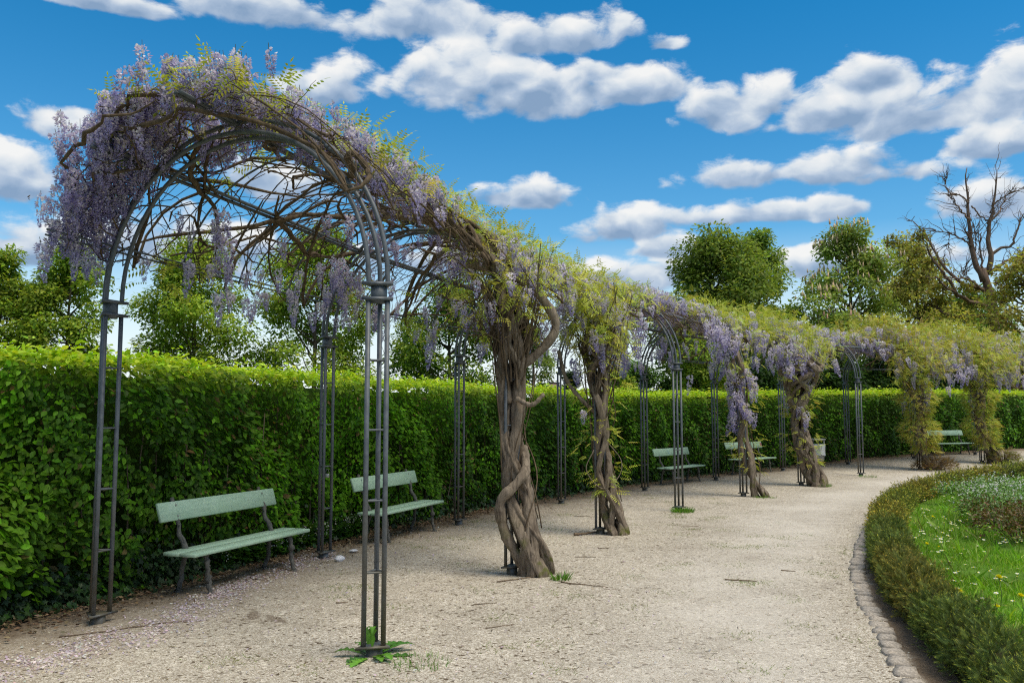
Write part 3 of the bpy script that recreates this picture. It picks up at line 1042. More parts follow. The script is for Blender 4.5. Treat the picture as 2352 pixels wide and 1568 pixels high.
def wisteria(k_, t0, t1, base_off, label, strands, srad, wrap, flare, racemes, nleaf, ntwig, nlimb, pal, post_leaf=0, post_rac=0, seed=0, extra=None, lean=1.3, crown=None):
    rg_ = np.random.default_rng(700 + seed)
    post = FR[k_]
    gz = float(zg(post[1]))
    base = post + np.array(base_off)
    root = tag(empty('wisteria', (base[0], base[1], gz)), label, 'wisteria', 'wisteria vines trained over the pergola')
    O = np.array((base[0], base[1], gz))
    B_, F_ = pv(float(k_))
    # stems twisted round the post
    for j in range(strands):
        n = 44
        ztop = rg_.uniform(2.75, 3.05)
        z = np.linspace(-0.04, ztop, n)
        q = np.clip(1 - z / lean, 0, 1) ** 1.25
        ph = j * 2 * math.pi / strands + rg_.uniform(-.3, .3)
        om = rg_.uniform(2.4, 3.6) * (1 if rg_.uniform() < 0.68 else -1)
        rw = wrap * rg_.uniform(0.75, 1.15) * (1 + 0.10 * np.sin(z * 5 + ph)) + flare * np.clip((z - 1.95) / 0.9, 0, 1.2) ** 1.4 + 0.05 * q
        ang = ph + om * z + 0.30 * np.sin(z * 3.3 + ph * 2)
        cx = post[0] + base_off[0] * q + np.cos(ang) * rw + rg_.normal(0, .004, n)
        cy = post[1] + base_off[1] * q + np.sin(ang) * rw + rg_.normal(0, .004, n)
        r_ = srad * rg_.uniform(0.8, 1.2) * (1 + 0.28 * np.exp(-z / 0.15)) * (1 - 0.26 * np.clip(z / ztop, 0, 1)) * (1 + 0.11 * np.sin(z * 11 + ph * 3) + 0.07 * np.sin(z * 27 + ph))
        pts = np.c_[cx, cy, gz + z]
        # run on over the vault
        tdir = rg_.choice([-1, 1])
        cont = limb_walk(rg_, k_ + rg_.normal(0, .03), 151, 1.06, 16, tdir * rg_.uniform(0.004, 0.03), -rg_.uniform(3.5, 6.5), 1.0)
        m = len(cont)
        P = smooth_path(np.r_[pts, cont[2:]], 64)
        rr = np.interp(np.linspace(0, 1, 64), np.linspace(0, 1, n + m - 2), np.r_[r_, np.linspace(r_[-1], 0.012, m - 2)])
        Vv, Qq, caps = tube_geo(P - O, rr, 16)
        # lengthwise ridges and lumps of old bark
        rid = rg_.normal(0, .13, 16)[None, :] + .10 * np.sin(np.arange(64)[:, None] * .55 + np.arange(16)[None, :] * 1.9 + ph) + rg_.normal(0, .045, (64, 16))
        cc_ = np.repeat(P - O, 16, axis=0)
        Vv = cc_ + (Vv - cc_) * (1 + rid.reshape(-1, 1))
        link('stem', np_mesh('stem', Vv, [Qq] + caps, M_BARK, smooth=True), root)
    for j in range(5 if strands > 3 else 2):                           # surface roots
        a = rg_.uniform(-1.4, 1.8)
        L = rg_.uniform(.06, .18) * (strands / 8)
        rr0 = srad * .8
        P = smooth_path([(0, 0, .20), (math.cos(a) * (.05 + wrap), math.sin(a) * (.05 + wrap), .07), (math.cos(a) * (wrap + L), math.sin(a) * (wrap + L), -.03)], 12)
        Vv, Qq, caps = tube_geo(P, np.linspace(rr0, rr0 * .35, 12) * (1 + rg_.normal(0, .08, 12)), 10)
        link('root', np_mesh('root', Vv, [Qq] + caps, M_BARK, smooth=True), root)
    if extra:
        for pts, r0, r1 in extra:
            P = smooth_path(pts, 40)
            rr = np.linspace(r0, r1, 40) * (1 + 0.12 * np.sin(np.arange(40) * 0.9) + 0.06 * np.sin(np.arange(40) * 2.3))
            Vv, Qq, caps = tube_geo(P - O, rr, 12)
            link('limb', np_mesh('limb', Vv, [Qq] + caps, M_BARK, smooth=True), root)
    # limbs and the tangle of twigs on the vault
    mb = MB()
    for _ in range(nlimb):
        t = rg_.uniform(t0 + .05, t1 - .05)
        th = rg_.uniform(38, 128)
        n = rg_.integers(14, 26)
        P = limb_walk(rg_, t, th, rg_.uniform(1.0, 1.10), n, rg_.choice([-1, 1]) * rg_.uniform(.01, .045), rg_.normal(0, 3.0), 1.4)
        r0 = rg_.uniform(.012, .031)
        mb.tube(P - O, np.interp(np.linspace(0, 1, len(P)), (0, .12, .4, 1), (r0 * .25, r0 * .8, r0, r0 * .18)) * (1 + rg_.normal(0, .10, len(P))), 7)
    for _ in range(ntwig):
        t = rg_.uniform(max(t0, -.14), t1)
        th = rg_.uniform(18, 146)
        n = rg_.integers(7, 16)
        P = limb_walk(rg_, t, th, rg_.uniform(0.99, 1.13), n, rg_.normal(0, .024), rg_.normal(0, 4.0), 1.9)
        P = P + np.cumsum(rg_.normal(0, .007, P.shape), axis=0)
        r0 = rg_.uniform(.003, .0105)
        mb.tube(P - O, np.linspace(r0, r0 * .4, len(P)), 4, cap=False)
    for _ in range(ntwig // 4):                                       # shoots that stand or dangle off the vault
        t = np.array([rg_.uniform(t0, t1)])
        th = np.array([rg_.uniform(20, 150)])
        P0 = arch_pt(t, th, 1.08)
        o_ = vault_dir(P0, t, th)[0]
        d_ = o_ * rg_.uniform(0.2, 0.7) + unit(1, rg_)[0] * 0.5
        n = 7
        u_ = np.linspace(0, rg_.uniform(.2, .6), n)[:, None]
        P = P0 + d_ * u_ + np.array((0, 0, -0.6)) * u_ ** 2 + np.cumsum(rg_.normal(0, .01, (n, 3)), axis=0)
        mb.tube(P - O, np.linspace(.0045, .0016, n), 4, cap=False)
    if crown:
        for _ in range(crown[2]):                                     # fine whips round the head of the trunk
            a = rg_.uniform(0, 6.28)
            r0 = rg_.uniform(.05, .18)
            r1 = rg_.uniform(.25, .75)
            a2 = a + rg_.normal(0, .7)
            P = smooth_path([(post[0] + math.cos(a) * r0, post[1] + math.sin(a) * r0, gz + rg_.uniform(2.0, 2.7)),
                             (post[0] + math.cos(a) * (r0 + r1) * .45, post[1] + math.sin(a) * (r0 + r1) * .45, gz + rg_.uniform(2.6, 3.2)),
                             (post[0] - .1 + math.cos(a2) * r1, post[1] + math.sin(a2) * r1, gz + rg_.uniform(2.5, 3.75))], 12)
            P = P + np.cumsum(rg_.normal(0, .008, P.shape), axis=0)
            q0 = rg_.uniform(.004, .013)
            mb.tube(P - O, np.linspace(q0, q0 * .4, 12), 5, cap=False)
    tag(link('branches', mb.mesh('branches', M_TWIG, True), root), kind='stuff')
    # long thin lianas round the trunk
    mb = MB()
    for _ in range(7):
        n = 26
        z = np.linspace(rg_.uniform(.2, 1.2), rg_.uniform(2.2, 3.0), n)
        ang = rg_.uniform(0, 6.28) + rg_.uniform(-3, 3) * z
        rw = wrap + srad + rg_.uniform(.0, .07) + 0.05 * np.sin(z * 3 + rg_.uniform(0, 6)) + flare * np.clip((z - 1.9) / 0.9, 0, 1.2) ** 1.4
        q = np.clip(1 - z / lean, 0, 1) ** 1.25
        P = np.c_[post[0] + base_off[0] * q + np.cos(ang) * rw, post[1] + base_off[1] * q + np.sin(ang) * rw, gz + z]
        mb.tube(P - O, rg_.uniform(.004, .012), 5)
    link('liana', mb.mesh('liana', M_TWIG, True), root)
    # leaves
    PP_, FF_, NN_, SS_, CC_ = [], [], [], [], []
    for (n, ta, tb, ha, hb, ra, rb) in nleaf:
        t = rg_.uniform(ta, tb, n)
        th = rg_.uniform(ha, hb, n)
        # leaves grow in tufts
        cl = rg_.integers(0, max(4, n // 9), n)
        ct = rg_.uniform(ta, tb, max(4, n // 9))
        ch = rg_.uniform(ha, hb, max(4, n // 9))
        t = ct[cl] + rg_.normal(0, .05, n)
        th = ch[cl] + rg_.normal(0, 5, n)
        P = arch_pt(t, th, rg_.uniform(ra, rb, n))
        o_ = vault_dir(P, t, th)
        PP_.append(P)
        FF_.append(o_ * 0.35 + unit(n, rg_) * 0.9 + np.array((0, 0, -0.35)))
        NN_.append(o_ + np.array((0, 0, .8)) + unit(n, rg_) * 0.4)
        SS_.append(rg_.uniform(.13, .23, n))
        CC_.append(pick(pal, n, rg_))
    if post_leaf:
        n = post_leaf
        z = rg_.uniform(0.55, 2.75, n)
        lob = (0.22 if k_ < 7 else .34) + 0.13 * np.sin(z * 6.5) + 0.05 * np.sin(z * 15)
        a = rg_.uniform(0, 2 * math.pi, n)
        r_ = np.abs(lob * np.sqrt(rg_.uniform(0.25, 1, n))) + wrap
        q = np.clip(1 - z / lean, 0, 1) ** 1.25
        PP_.append(np.c_[post[0] + base_off[0] * q + np.cos(a) * r_, post[1] + base_off[1] * q + np.sin(a) * r_, gz + z])
        FF_.append(np.c_[np.cos(a), np.sin(a), np.full(n, -0.25)] + unit(n, rg_) * 0.6)
        NN_.append(np.array((0, 0, 1.0)) + unit(n, rg_) * 0.4)
        SS_.append(rg_.uniform(.12, .21, n))
        CC_.append(pick(pal, n, rg_))
    if crown:
        n = crown[0]
        e_ = unit(n, rg_) * (rg_.uniform(0, 1, n) ** .4)[:, None] * np.array((.62, .62, .62))
        P = np.c_[np.full(n, post[0] - .08), np.full(n, post[1]), np.full(n, gz + 3.22)] + e_
        P = P[P[:, 2] > gz + 2.35 + np.abs(P[:, 0] - post[0]) * .5]
        n = len(P)
        PP_.append(P)
        FF_.append(unit(n, rg_) * .8 + np.array((0, 0, -.3)))
        NN_.append(np.array((0, 0, 1.)) + unit(n, rg_) * .5)
        SS_.append(rg_.uniform(.12, .21, n))
        CC_.append(pick(pal, n, rg_))
    PP_, FF_, NN_, SS_, CC_ = [np.concatenate(q_) for q_ in (PP_, FF_, NN_, SS_, CC_)]
    v_, p_, c_ = scatter(PINN[0], PINN[1], PP_ - O, rots(FF_, NN_), SS_, CC_)
    tag(link('foliage', np_mesh('foliage', v_, p_, M_LEAF, col=c_), root), kind='stuff')
    # hanging flowers: up to 300 as parts, the rest joined
    Ps = []
    for (n, ta, tb, ha, hb, ra, rb) in racemes:
        m_ = max(3, n // 5)
        cl = rg_.integers(0, m_, n)
        ct, ch = rg_.uniform(ta, tb, m_), rg_.uniform(ha, hb, m_)
        t = np.where(rg_.uniform(size=n) < .7, ct[cl] + rg_.normal(0, .035, n), rg_.uniform(ta, tb, n))
        th = np.where(rg_.uniform(size=n) < .7, ch[cl] + rg_.normal(0, 4.5, n), rg_.uniform(ha, hb, n))
        Ps.append(arch_pt(t, th, rg_.uniform(ra, rb, n)))
    if post_rac:
        n = post_rac
        z = rg_.uniform(1.75, 2.85, n)
        a = rg_.uniform(0, 2 * math.pi, n)
        r_ = wrap + srad + rg_.uniform(.03, .2, n)
        Ps.append(np.c_[post[0] + np.cos(a) * r_, post[1] + np.sin(a) * r_, gz + z])
    if crown:
        n = crown[1]
        e_ = unit(n, rg_) * (rg_.uniform(0, 1, n) ** .4)[:, None] * np.array((.6, .6, .5))
        Ps.append(np.c_[np.full(n, post[0] - .1), np.full(n, post[1]), np.full(n, gz + 3.35)] + e_)
    Ps = np.concatenate(Ps)
    dcam = np.linalg.norm(Ps - np.array((0, 0, 1.75)), axis=1)
    order = np.argsort(dcam)
    big = {1: 1.0, 2: 1.2}.get(k_, 1.55)
    for i_ in order[:300]:
        link('flower_raceme', RACE[rg_.integers(0, len(RACE))], root, Ps[i_] - O, (rg_.normal(0, .16), rg_.normal(0, .16), rg_.uniform(0, 6.28)), float(rg_.uniform(.75, 1.2) * big))
    rest = order[300:]
    if len(rest):
        VV_, QQ_, CC2, off_ = [], {3: [], 4: []}, [], 0
        for g_ in range(len(RACE_GEO)):
            sub = Ps[rest[g_::len(RACE_GEO)]]
            if not len(sub):
                continue
            gv, gp, gc = RACE_GEO[g_]
            a = rg_.uniform(0, 6.28, len(sub))
            M_ = rots(np.c_[np.cos(a), np.sin(a), rg_.normal(0, .12, len(sub))], np.tile((0, 0, 1.0), (len(sub), 1)))
            v_, p_, c_ = scatter(gv, gp, sub - O, M_, rg_.uniform(.8, 1.2, len(sub)), np.ones((len(sub), 3)), gc)
            VV_.append(v_)
            CC2.append(c_)
            for q_ in p_:
                QQ_[q_.shape[1]].append(q_ + off_)
            off_ += len(v_)
        tag(link('flowers', np_mesh('flowers', np.concatenate(VV_), [np.concatenate(QQ_[3]), np.concatenate(QQ_[4])], M_PETAL, col=np.concatenate(CC2)), root), kind='stuff')
    return root


# first vine: owns the open end of the pergola
f1 = FR[1]
wisteria(1, -0.28, 1.55, (.27, -.10), 'wisteria with the nearest thick twisted trunk, mossy at its foot, over the open arch', 6, .060, .094, .08,
         racemes=[(150, -.20, .0, 20, 54, 1.04, 1.20), (120, -.19, .02, 48, 72, 1.10, 1.34), (215, -.20, .22, 62, 104, 1.14, 1.36), (140, .0, .6, 95, 138, 1.12, 1.28), (80, .55, 1.55, 85, 142, 1.08, 1.28), (74, .2, 1.5, 10, 44, .93, 1.02), (14, .3, 1.4, 60, 100, .92, 1.02)],
         nleaf=[(330, -.20, .3, 56, 108, 1.10, 1.28), (330, .05, .8, 88, 138, 1.08, 1.32), (430, .7, 1.55, 85, 150, 1.02, 1.32), (80, .2, 1.5, 12, 50, .95, 1.08), (60, .9, 1.15, 150, 176, .95, 1.2)],
         ntwig=300, nlimb=52, pal=YEL, seed=1, crown=(300, 30, 110),
         extra=[([(f1[0] + .12, f1[1] - .14, .12), (f1[0] - .08, f1[1] - .15, .48), (f1[0] - .13, f1[1] - .20, .80), (f1[0] + .02, f1[1] - .22, .98), (f1[0] + .15, f1[1] - .14, 1.15), (f1[0] + .13, f1[1] + .05, 1.4)], .062, .052),
                ([(f1[0] - .52, f1[1] + .02, 3.52), (f1[0] - .1, f1[1] - .06, 3.40), (f1[0] + .28, f1[1] - .1, 3.16), (f1[0] + .50, f1[1] - .08, 2.80), (f1[0] + .36, f1[1] - .05, 2.53), (f1[0] + .08, f1[1], 2.3)], .052, .05),
                ([(f1[0] - .05, f1[1], 1.9), (f1[0] - .10, f1[1] - .02, 2.5), (f1[0] - .16, f1[1], 3.0), (f1[0] - .45, f1[1] + .05, 3.38)], .055, .04),
                ([(f1[0] + .05, f1[1] - .12, 1.95), (f1[0] + .22, f1[1] - .2, 1.88), (f1[0] + .36, f1[1] - .2, 2.0)], .03, .022)])
f2 = FR[2]
wisteria(2, 1.4, 3.1, (.25, -.06), 'wisteria with the second twisted trunk, leafy shoots and looping lianas round it', 6, .056, .088, .14,
         racemes=[(215, 1.45, 2.6, 62, 150, 1.03, 1.28), (60, 2.6, 3.1, 62, 116, 1.03, 1.25), (55, 1.5, 3.0, 10, 48, .93, 1.03), (22, 1.85, 2.15, 150, 178, 1.0, 1.2)],
         nleaf=[(1150, 1.4, 2.6, 58, 150, 1.03, 1.36), (300, 2.6, 3.1, 58, 116, 1.03, 1.3), (320, 1.8, 2.25, 145, 178, .95, 1.25), (80, 1.5, 3.0, 12, 50, .95, 1.08)],
         ntwig=210, nlimb=26, pal=YEL, post_leaf=190, post_rac=3, seed=2, crown=(420, 26, 70),
         extra=[([(f2[0] - .62, f2[1] - .05, 2.75), (f2[0] - .5, f2[1] - .05, 2.3), (f2[0] - .25, f2[1] - .05, 1.98), (f2[0] - .02, f2[1], 1.78)], .028, .034),
                ([(f2[0] - .1, f2[1] - .1, 1.25), (f2[0] - .22, f2[1] - .15, .95), (f2[0] + .02, f2[1] - .2, .68), (f2[0] + .26, f2[1] - .18, .86), (f2[0] + .3, f2[1] - .15, 1.1), (f2[0] + .12, f2[1] - .1, 1.35)], .008, .006)])
wisteria(4, 3.0, 4.5, (.34, -.12), 'wisteria with a slender leaning trunk hung with violet flowers in front of a bench', 2, .062, .075, .12,
         racemes=[(130, 3.0, 3.5, 62, 118, 1.08, 1.32), (190, 3.5, 4.5, 62, 156, 1.10, 1.36), (70, 3.0, 4.5, 8, 48, .92, 1.02)],
         nleaf=[(280, 3.0, 3.5, 55, 118, 1.04, 1.3), (540, 3.5, 4.5, 55, 150, 1.04, 1.32), (700, 3.7, 4.4, 60, 150, 1.1, 1.48), (60, 3.85, 4.15, 150, 178, .95, 1.2)],
         ntwig=150, nlimb=18, pal=YEL, post_leaf=170, post_rac=46, seed=3)
wisteria(5, 4.5, 6.2, (.38, -.14), 'wisteria with a broad fan-shaped trunk standing in front of the litter bin', 9, .070, .150, .34,
         racemes=[(220, 4.5, 5.6, 60, 168, 1.02, 1.42), (80, 5.6, 6.2, 60, 124, 1.02, 1.32), (40, 4.5, 6.2, 8, 48, .92, 1.02)],
         nleaf=[(850, 4.5, 5.6, 50, 150, 1.04, 1.36), (330, 5.6, 6.2, 50, 124, 1.04, 1.32), (1100, 4.65, 5.4, 60, 158, 1.1, 1.6), (260, 4.7, 5.4, 150, 180, .95, 1.2)],
         ntwig=190, nlimb=20, pal=YEL, post_leaf=260, post_rac=8, seed=4, crown=(260, 30, 90))
wisteria(7, 6.2, 7.55, (.34, -.16), 'wisteria whose trunk is wrapped in bronze leaves above a heap of dry shoots', 5, .07, .10, .30,
         racemes=[(60, 6.2, 6.6, 62, 132, 1.0, 1.3), (190, 6.6, 7.55, 62, 178, 1.0, 1.55)],
         nleaf=[(380, 6.2, 6.6, 40, 126, 1.0, 1.35), (950, 6.6, 7.55, 40, 155, 1.0, 1.45), (2400, 6.7, 7.3, 55, 172, 1.05, 1.85), (600, 6.6, 7.4, 150, 184, .9, 1.25)],
         ntwig=110, nlimb=14, pal=BRZ + YEL, post_leaf=1700, post_rac=14, seed=5)
wisteria(8, 7.55, 9.3, (.36, -.16), 'wisteria farthest along the path, trunk wrapped in yellow-green leaves beside the last bench', 5, .07, .10, .30,
         racemes=[(260, 7.55, 9.3, 62, 178, 1.0, 1.55)],
         nleaf=[(2000, 7.55, 9.3, 40, 158, 1.0, 1.55), (2400, 7.72, 8.35, 55, 174, 1.05, 1.85), (600, 7.7, 8.5, 150, 186, .9, 1.28)],
         ntwig=110, nlimb=14, pal=YEL + [BRZ[0]], post_leaf=1600, post_rac=16, seed=6)


def shoot_heap(x, y, w, h, label, pal, green, seed):
    rg_ = np.random.default_rng(seed)
    z0 = float(zg(y))
    root = tag(empty('basal_shoots', (x, y, z0)), label, 'shrub')
    mb = MB()
    for _ in range(130):
        a = rg_.uniform(0, 6.28)
        r0, r1 = rg_.uniform(0, .4) * w, rg_.uniform(.5, 1.05) * w
        zt = h * rg_.uniform(.15, 1.0)
        P = smooth_path([(math.cos(a) * r0, math.sin(a) * r0, 0), (math.cos(a + .2) * (r0 + r1) / 2, math.sin(a + .2) * (r0 + r1) / 2, zt), (math.cos(a + .4) * r1, math.sin(a + .4) * r1, zt * rg_.uniform(.2, .9))], 7)
        mb.tube(P, np.linspace(.006, .0025, 7), 4, cap=False)
    link('twigs', mb.mesh('twigs', M_TWIG), root)
    n = green
    a = rg_.uniform(0, 6.28, n)
    r_ = w * np.sqrt(rg_.uniform(0, 1, n))
    z = h * np.sqrt(np.clip(1 - (r_ / w) ** 2, 0.04, 1)) * rg_.uniform(.35, 1.08, n)
    fw = np.c_[np.cos(a), np.sin(a), np.full(n, .3)] + unit(n, rg_) * .7
    v_, p_, c_ = scatter(PINN[0], PINN[1], np.c_[np.cos(a) * r_, np.sin(a) * r_, z], rots(fw, np.array((0, 0, 1.)) + unit(n, rg_) * .5), rg_.uniform(.10, .2, n), pick(pal, n, rg_))
    tag(link('foliage', np_mesh('foliage', v_, p_, M_LEAF, col=c_), root), kind='stuff')


shoot_heap(12.85, 26.35, .62, .42, 'heap of brown dry shoots at the foot of the bronze-leaved wisteria', [(.16, .10, .045), (.20, .14, .05), (.12, .085, .03)], 420, 61)
shoot_heap(16.15, 28.55, .50, .5, 'bushy green and brown shoots at the foot of the farthest wisteria', [(.16, .18, .04), (.20, .14, .05), (.22, .25, .05)], 330, 62)

# ------------------------------------------------------------------ benches
M_BOLT = plain('bolt_steel', (0.30, 0.33, 0.30), 0.5, 0.4, 0.3)


def branch_leg(pts, rr, seed):
    rg_ = np.random.default_rng(seed)
    P = smooth_path(pts, 22)
    P[1:-1] += rg_.normal(0, .005, (20, 3)) * np.array((1, 1, 0))
    r_ = np.interp(np.linspace(0, 1, 22), np.linspace(0, 1, len(rr)), rr)
    for kn in rg_.uniform(2, 20, 4):
        r_ = r_ * (1 + 0.38 * np.exp(-((np.arange(22) - kn) / 0.8) ** 2))
    mb = MB()
    mb.tube(P, r_, 9)
    for kn in (7, 15):                                     # cut twig stubs
        d_ = unit(1, rg_)[0] * np.array((1, 1, .4))
        mb.tube([P[kn], P[kn] + d_ * 0.04], [0.014, 0.010], 6)
    mb.tube([P[0] + (0, 0, -.02), P[0] + (0, 0, .012)], [.045, .034], 8)
    return mb.mesh('leg', M_CAST, True)


bench = tag(empty('park_bench', (0, 0, 0)), 'x', 'bench', 'mint green park benches along the hedge')
b_parts = []
for y0, y1 in ((-0.035, 0.148), (0.160, 0.343)):
    b_parts.append(link('seat_plank', MB().box((0, (y0 + y1) / 2, 0.418), (2.0, y1 - y0, 0.036), bev=0.006).mesh('seat_plank', M_BENCH), bench))
tilt = Matrix.Rotation(rad(-17), 3, 'X')
back = link('backrest', MB().box((0, 0.452, 0.80), (1.92, 0.036, 0.195), tilt, bev=0.006).mesh('backrest', M_BENCH), bench)
for sx in (-1, 1):
    x = sx * 0.72
    link('leg', branch_leg([(x, -.01, 0), (x + .012, .035, .14), (x - .010, .03, .27), (x, .07, .40)], [.020, .024, .021, .024], 5 + sx), bench)
    link('leg', branch_leg([(x, .40, 0), (x + .01, .345, .15), (x - .012, .325, .28), (x, .29, .41), (x + .01, .355, .50), (x - .008, .40, .60), (x + .006, .42, .70), (x, .475, .82), (x, .50, .93)], [.024, .025, .024, .026, .023, .021, .022, .021, .018], 15 + sx), bench)
    mb = MB()
    mb.tube([(x, .03, .385), (x, .17, .375), (x, .33, .385)], .017, 7)
    link('seat_bearer', mb.mesh('seat_bearer', M_CAST, True), bench)
    for dz in (-.055, .055):
        mb = MB()
        c_ = np.array((x, 0.452, 0.80)) + np.array(tilt @ Vector((0, -0.019, dz)))
        n_ = np.array(tilt @ Vector((0, -1, 0)))
        mb.tube([c_, c_ + n_ * .006, c_ + n_ * .010], [.0115, .0105, .004], 9)
        link('bolt', mb.mesh('bolt', M_BOLT), bench)


def copy_tree(o, parent=None):
    c_ = o.copy()
    COL.objects.link(c_)
    c_.parent = parent
    for ch in list(o.children):
        copy_tree(ch, c_)
    return c_


BENCH = [((-2.74, 9.35), (.333, .943), 'nearest mint green bench, on the left between two hedge side posts'),
         ((-1.455, 12.80), (.35, .936), 'mint green bench seen through the nearest front post, second along the hedge'),
         ((4.55, 22.56), (.62, .785), 'mint green bench with a blue scrawl on its backrest, third along the hedge'),
         ((7.18, 25.40), (.74, .67), 'mint green bench with a sticker on its backrest, behind the slender leaning trunk'),
         ((16.4, 32.0), (.90, .436), 'farthest mint green bench, between the two leaf-wrapped trunks')]
made = []
for i_, (p_, d_, lab) in enumerate(BENCH):
    o = bench if i_ == 0 else copy_tree(bench)
    o.location = (p_[0], p_[1], float(zg(p_[1])))
    o.rotation_euler = (0, 0, math.atan2(d_[1], d_[0]))
    o['label'] = lab
    made.append(o)


def on_back(b_, name, x, dz, w, h, mat):
    bk = [c_ for c_ in b_.children if c_.name.startswith('backrest')][0]
    c0 = np.array((0, 0.452, 0.80))
    ex, ez, ny = np.array((1, 0, 0)), np.array(tilt @ Vector((0, 0, 1))), np.array(tilt @ Vector((0, -1, 0)))
    c_ = c0 + ex * x + ez * dz + ny * 0.0195
    mb = MB()
    mb.add([c_ - ex * w / 2 - ez * h / 2, c_ + ex * w / 2 - ez * h / 2, c_ + ex * w / 2 + ez * h / 2, c_ - ex * w / 2 + ez * h / 2], np.array([(0, 1, 2, 3)]))
    return link(name, mb.mesh(name, mat), bk)


on_back(made[3], 'sticker', .90, .0, .085, .11, plain('sticker_red', (.42, .14, .15), .5, .4, 0, .5, 60))
M_SCRAWL = plain('blue_marker', (.22, .38, .62), .6)
on_back(made[2], 'scrawl', -.20, .0, .012, .09, M_SCRAWL)
on_back(made[2], 'scrawl', -.175, -.04, .05, .012, M_SCRAWL)

# ------------------------------------------------------------------ litter bin
bx, by = 9.42, 26.72
bin_ = tag(empty('litter_bin', (bx, by, float(zg(by))), rad(-40)), 'grey litter bin with a clear bag spilling over its rim, against the hedge', 'litter bin')
M_BIN = plain('bin_grey', (.30, .31, .30), .5, .4, 0, .2)
mb = MB()
mb.tube([(0, .14, -.05), (0, .14, .9)], .03, 8)
link('post', mb.mesh('post', M_IRON), bin_)
zs, ws = (.24, .27, .62, .72), (.125, .15, .172, .178)
mb = MB()
Vb = np.array([(sx * w, sy * w * .85, z) for z, w in zip(zs, ws) for sx, sy in ((-1, -1), (1, -1), (1, 1), (-1, 1))])
mb.add(Vb, [np.array([(r * 4 + j, r * 4 + (j + 1) % 4, r * 4 + 4 + (j + 1) % 4, r * 4 + 4 + j) for r in range(3) for j in range(4)] + [(3, 2, 1, 0)])])
link('body', mb.mesh('body', M_BIN), bin_)
mb = MB()
mb.box((0, 0, .905), (.40, .35, .05), bev=.012)
for sx in (-1, 1):
    mb.box((sx * .165, .10, .80), (.02, .06, .18))
link('lid', mb.mesh('lid', M_BIN), bin_)
n = 40
a = np.linspace(0, 2 * math.pi, n, endpoint=False)
sq = lambda t, e_: np.sign(t) * np.abs(t) ** e_
rgb_ = np.random.default_rng(8)
rings = []
for z, w in ((.75, .165), (.765, .19), (.72, .20), (.60, .195), (.50, .20), (.42, .205)):
    jz = 0 if z > .5 else rgb_.normal(0, .03, n)
    rings.append(np.c_[sq(np.cos(a), .5) * (w + rgb_.normal(0, .006, n)), sq(np.sin(a), .5) * (w * .88 + rgb_.normal(0, .006, n)), np.full(n, z) + jz])
mb = MB()
mb.add(np.concatenate(rings), [np.array([(r * n + j, r * n + (j + 1) % n, r * n + n + (j + 1) % n, r * n + n + j) for r in range(5) for j in range(n)])])
link('liner', mb.mesh('liner', plain('clear_bag', (.50, .53, .54), .3, .5, 0, .2, 20), True), bin_)

# ------------------------------------------------------------------ low yew edging
yew = tag(empty('yew_edging', (YEW[120, 0], YEW[120, 1], 0)), 'low clipped yew edging with golden tips curving round the flower bed', 'low hedge')
Y0 = np.array(yew.location)
ylen = np.r_[0, np.cumsum(np.linalg.norm(np.diff(YEW, axis=0), axis=1))]
yp = smooth_path(YEW, 150)
tt, nn = path_normals(yp)
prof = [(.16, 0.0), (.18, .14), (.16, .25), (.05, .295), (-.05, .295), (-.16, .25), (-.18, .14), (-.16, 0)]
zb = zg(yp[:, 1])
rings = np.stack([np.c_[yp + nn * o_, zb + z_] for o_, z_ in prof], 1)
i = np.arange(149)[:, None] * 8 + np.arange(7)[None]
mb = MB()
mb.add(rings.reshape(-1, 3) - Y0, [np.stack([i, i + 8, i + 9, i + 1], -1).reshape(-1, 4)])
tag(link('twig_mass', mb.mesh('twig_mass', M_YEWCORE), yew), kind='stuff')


def sprig(npair, tipw):
    tv, tp, tc = [], [], []
    for i_ in range(npair):
        x0 = i_ / npair * 0.85
        for sg in (1, -1):
            b_ = len(tv)
            ln = .26 * (1 - .35 * abs(i_ / npair - .4))
            tv += [(x0, 0, 0), (x0 + .055, 0, 0), (x0 + .13, sg * ln, .05)]
            tp.append((b_, b_ + 1, b_ + 2))
            g = 1 + 0.35 * (i_ / npair)
            tc += [(g, g, g)] * 3
    b_ = len(tv)
    tv += [(.72, tipw, .01), (1.0, 0, .03), (.72, -tipw, .01), (.7, 0, .05), (0, .014, 0), (0, -.014, 0)]
    tp += [(b_, b_ + 1, b_ + 3), (b_ + 2, b_ + 3, b_ + 1), (b_ + 4, b_ + 5, b_ + 3)]
    tc += [(3.4, 2.6, 1.4)] * 3 + [(2.8, 2.2, 1.2)] + [(1, .9, .8)] * 2
    return np.array(tv), [np.array(tp)], np.array(tc)


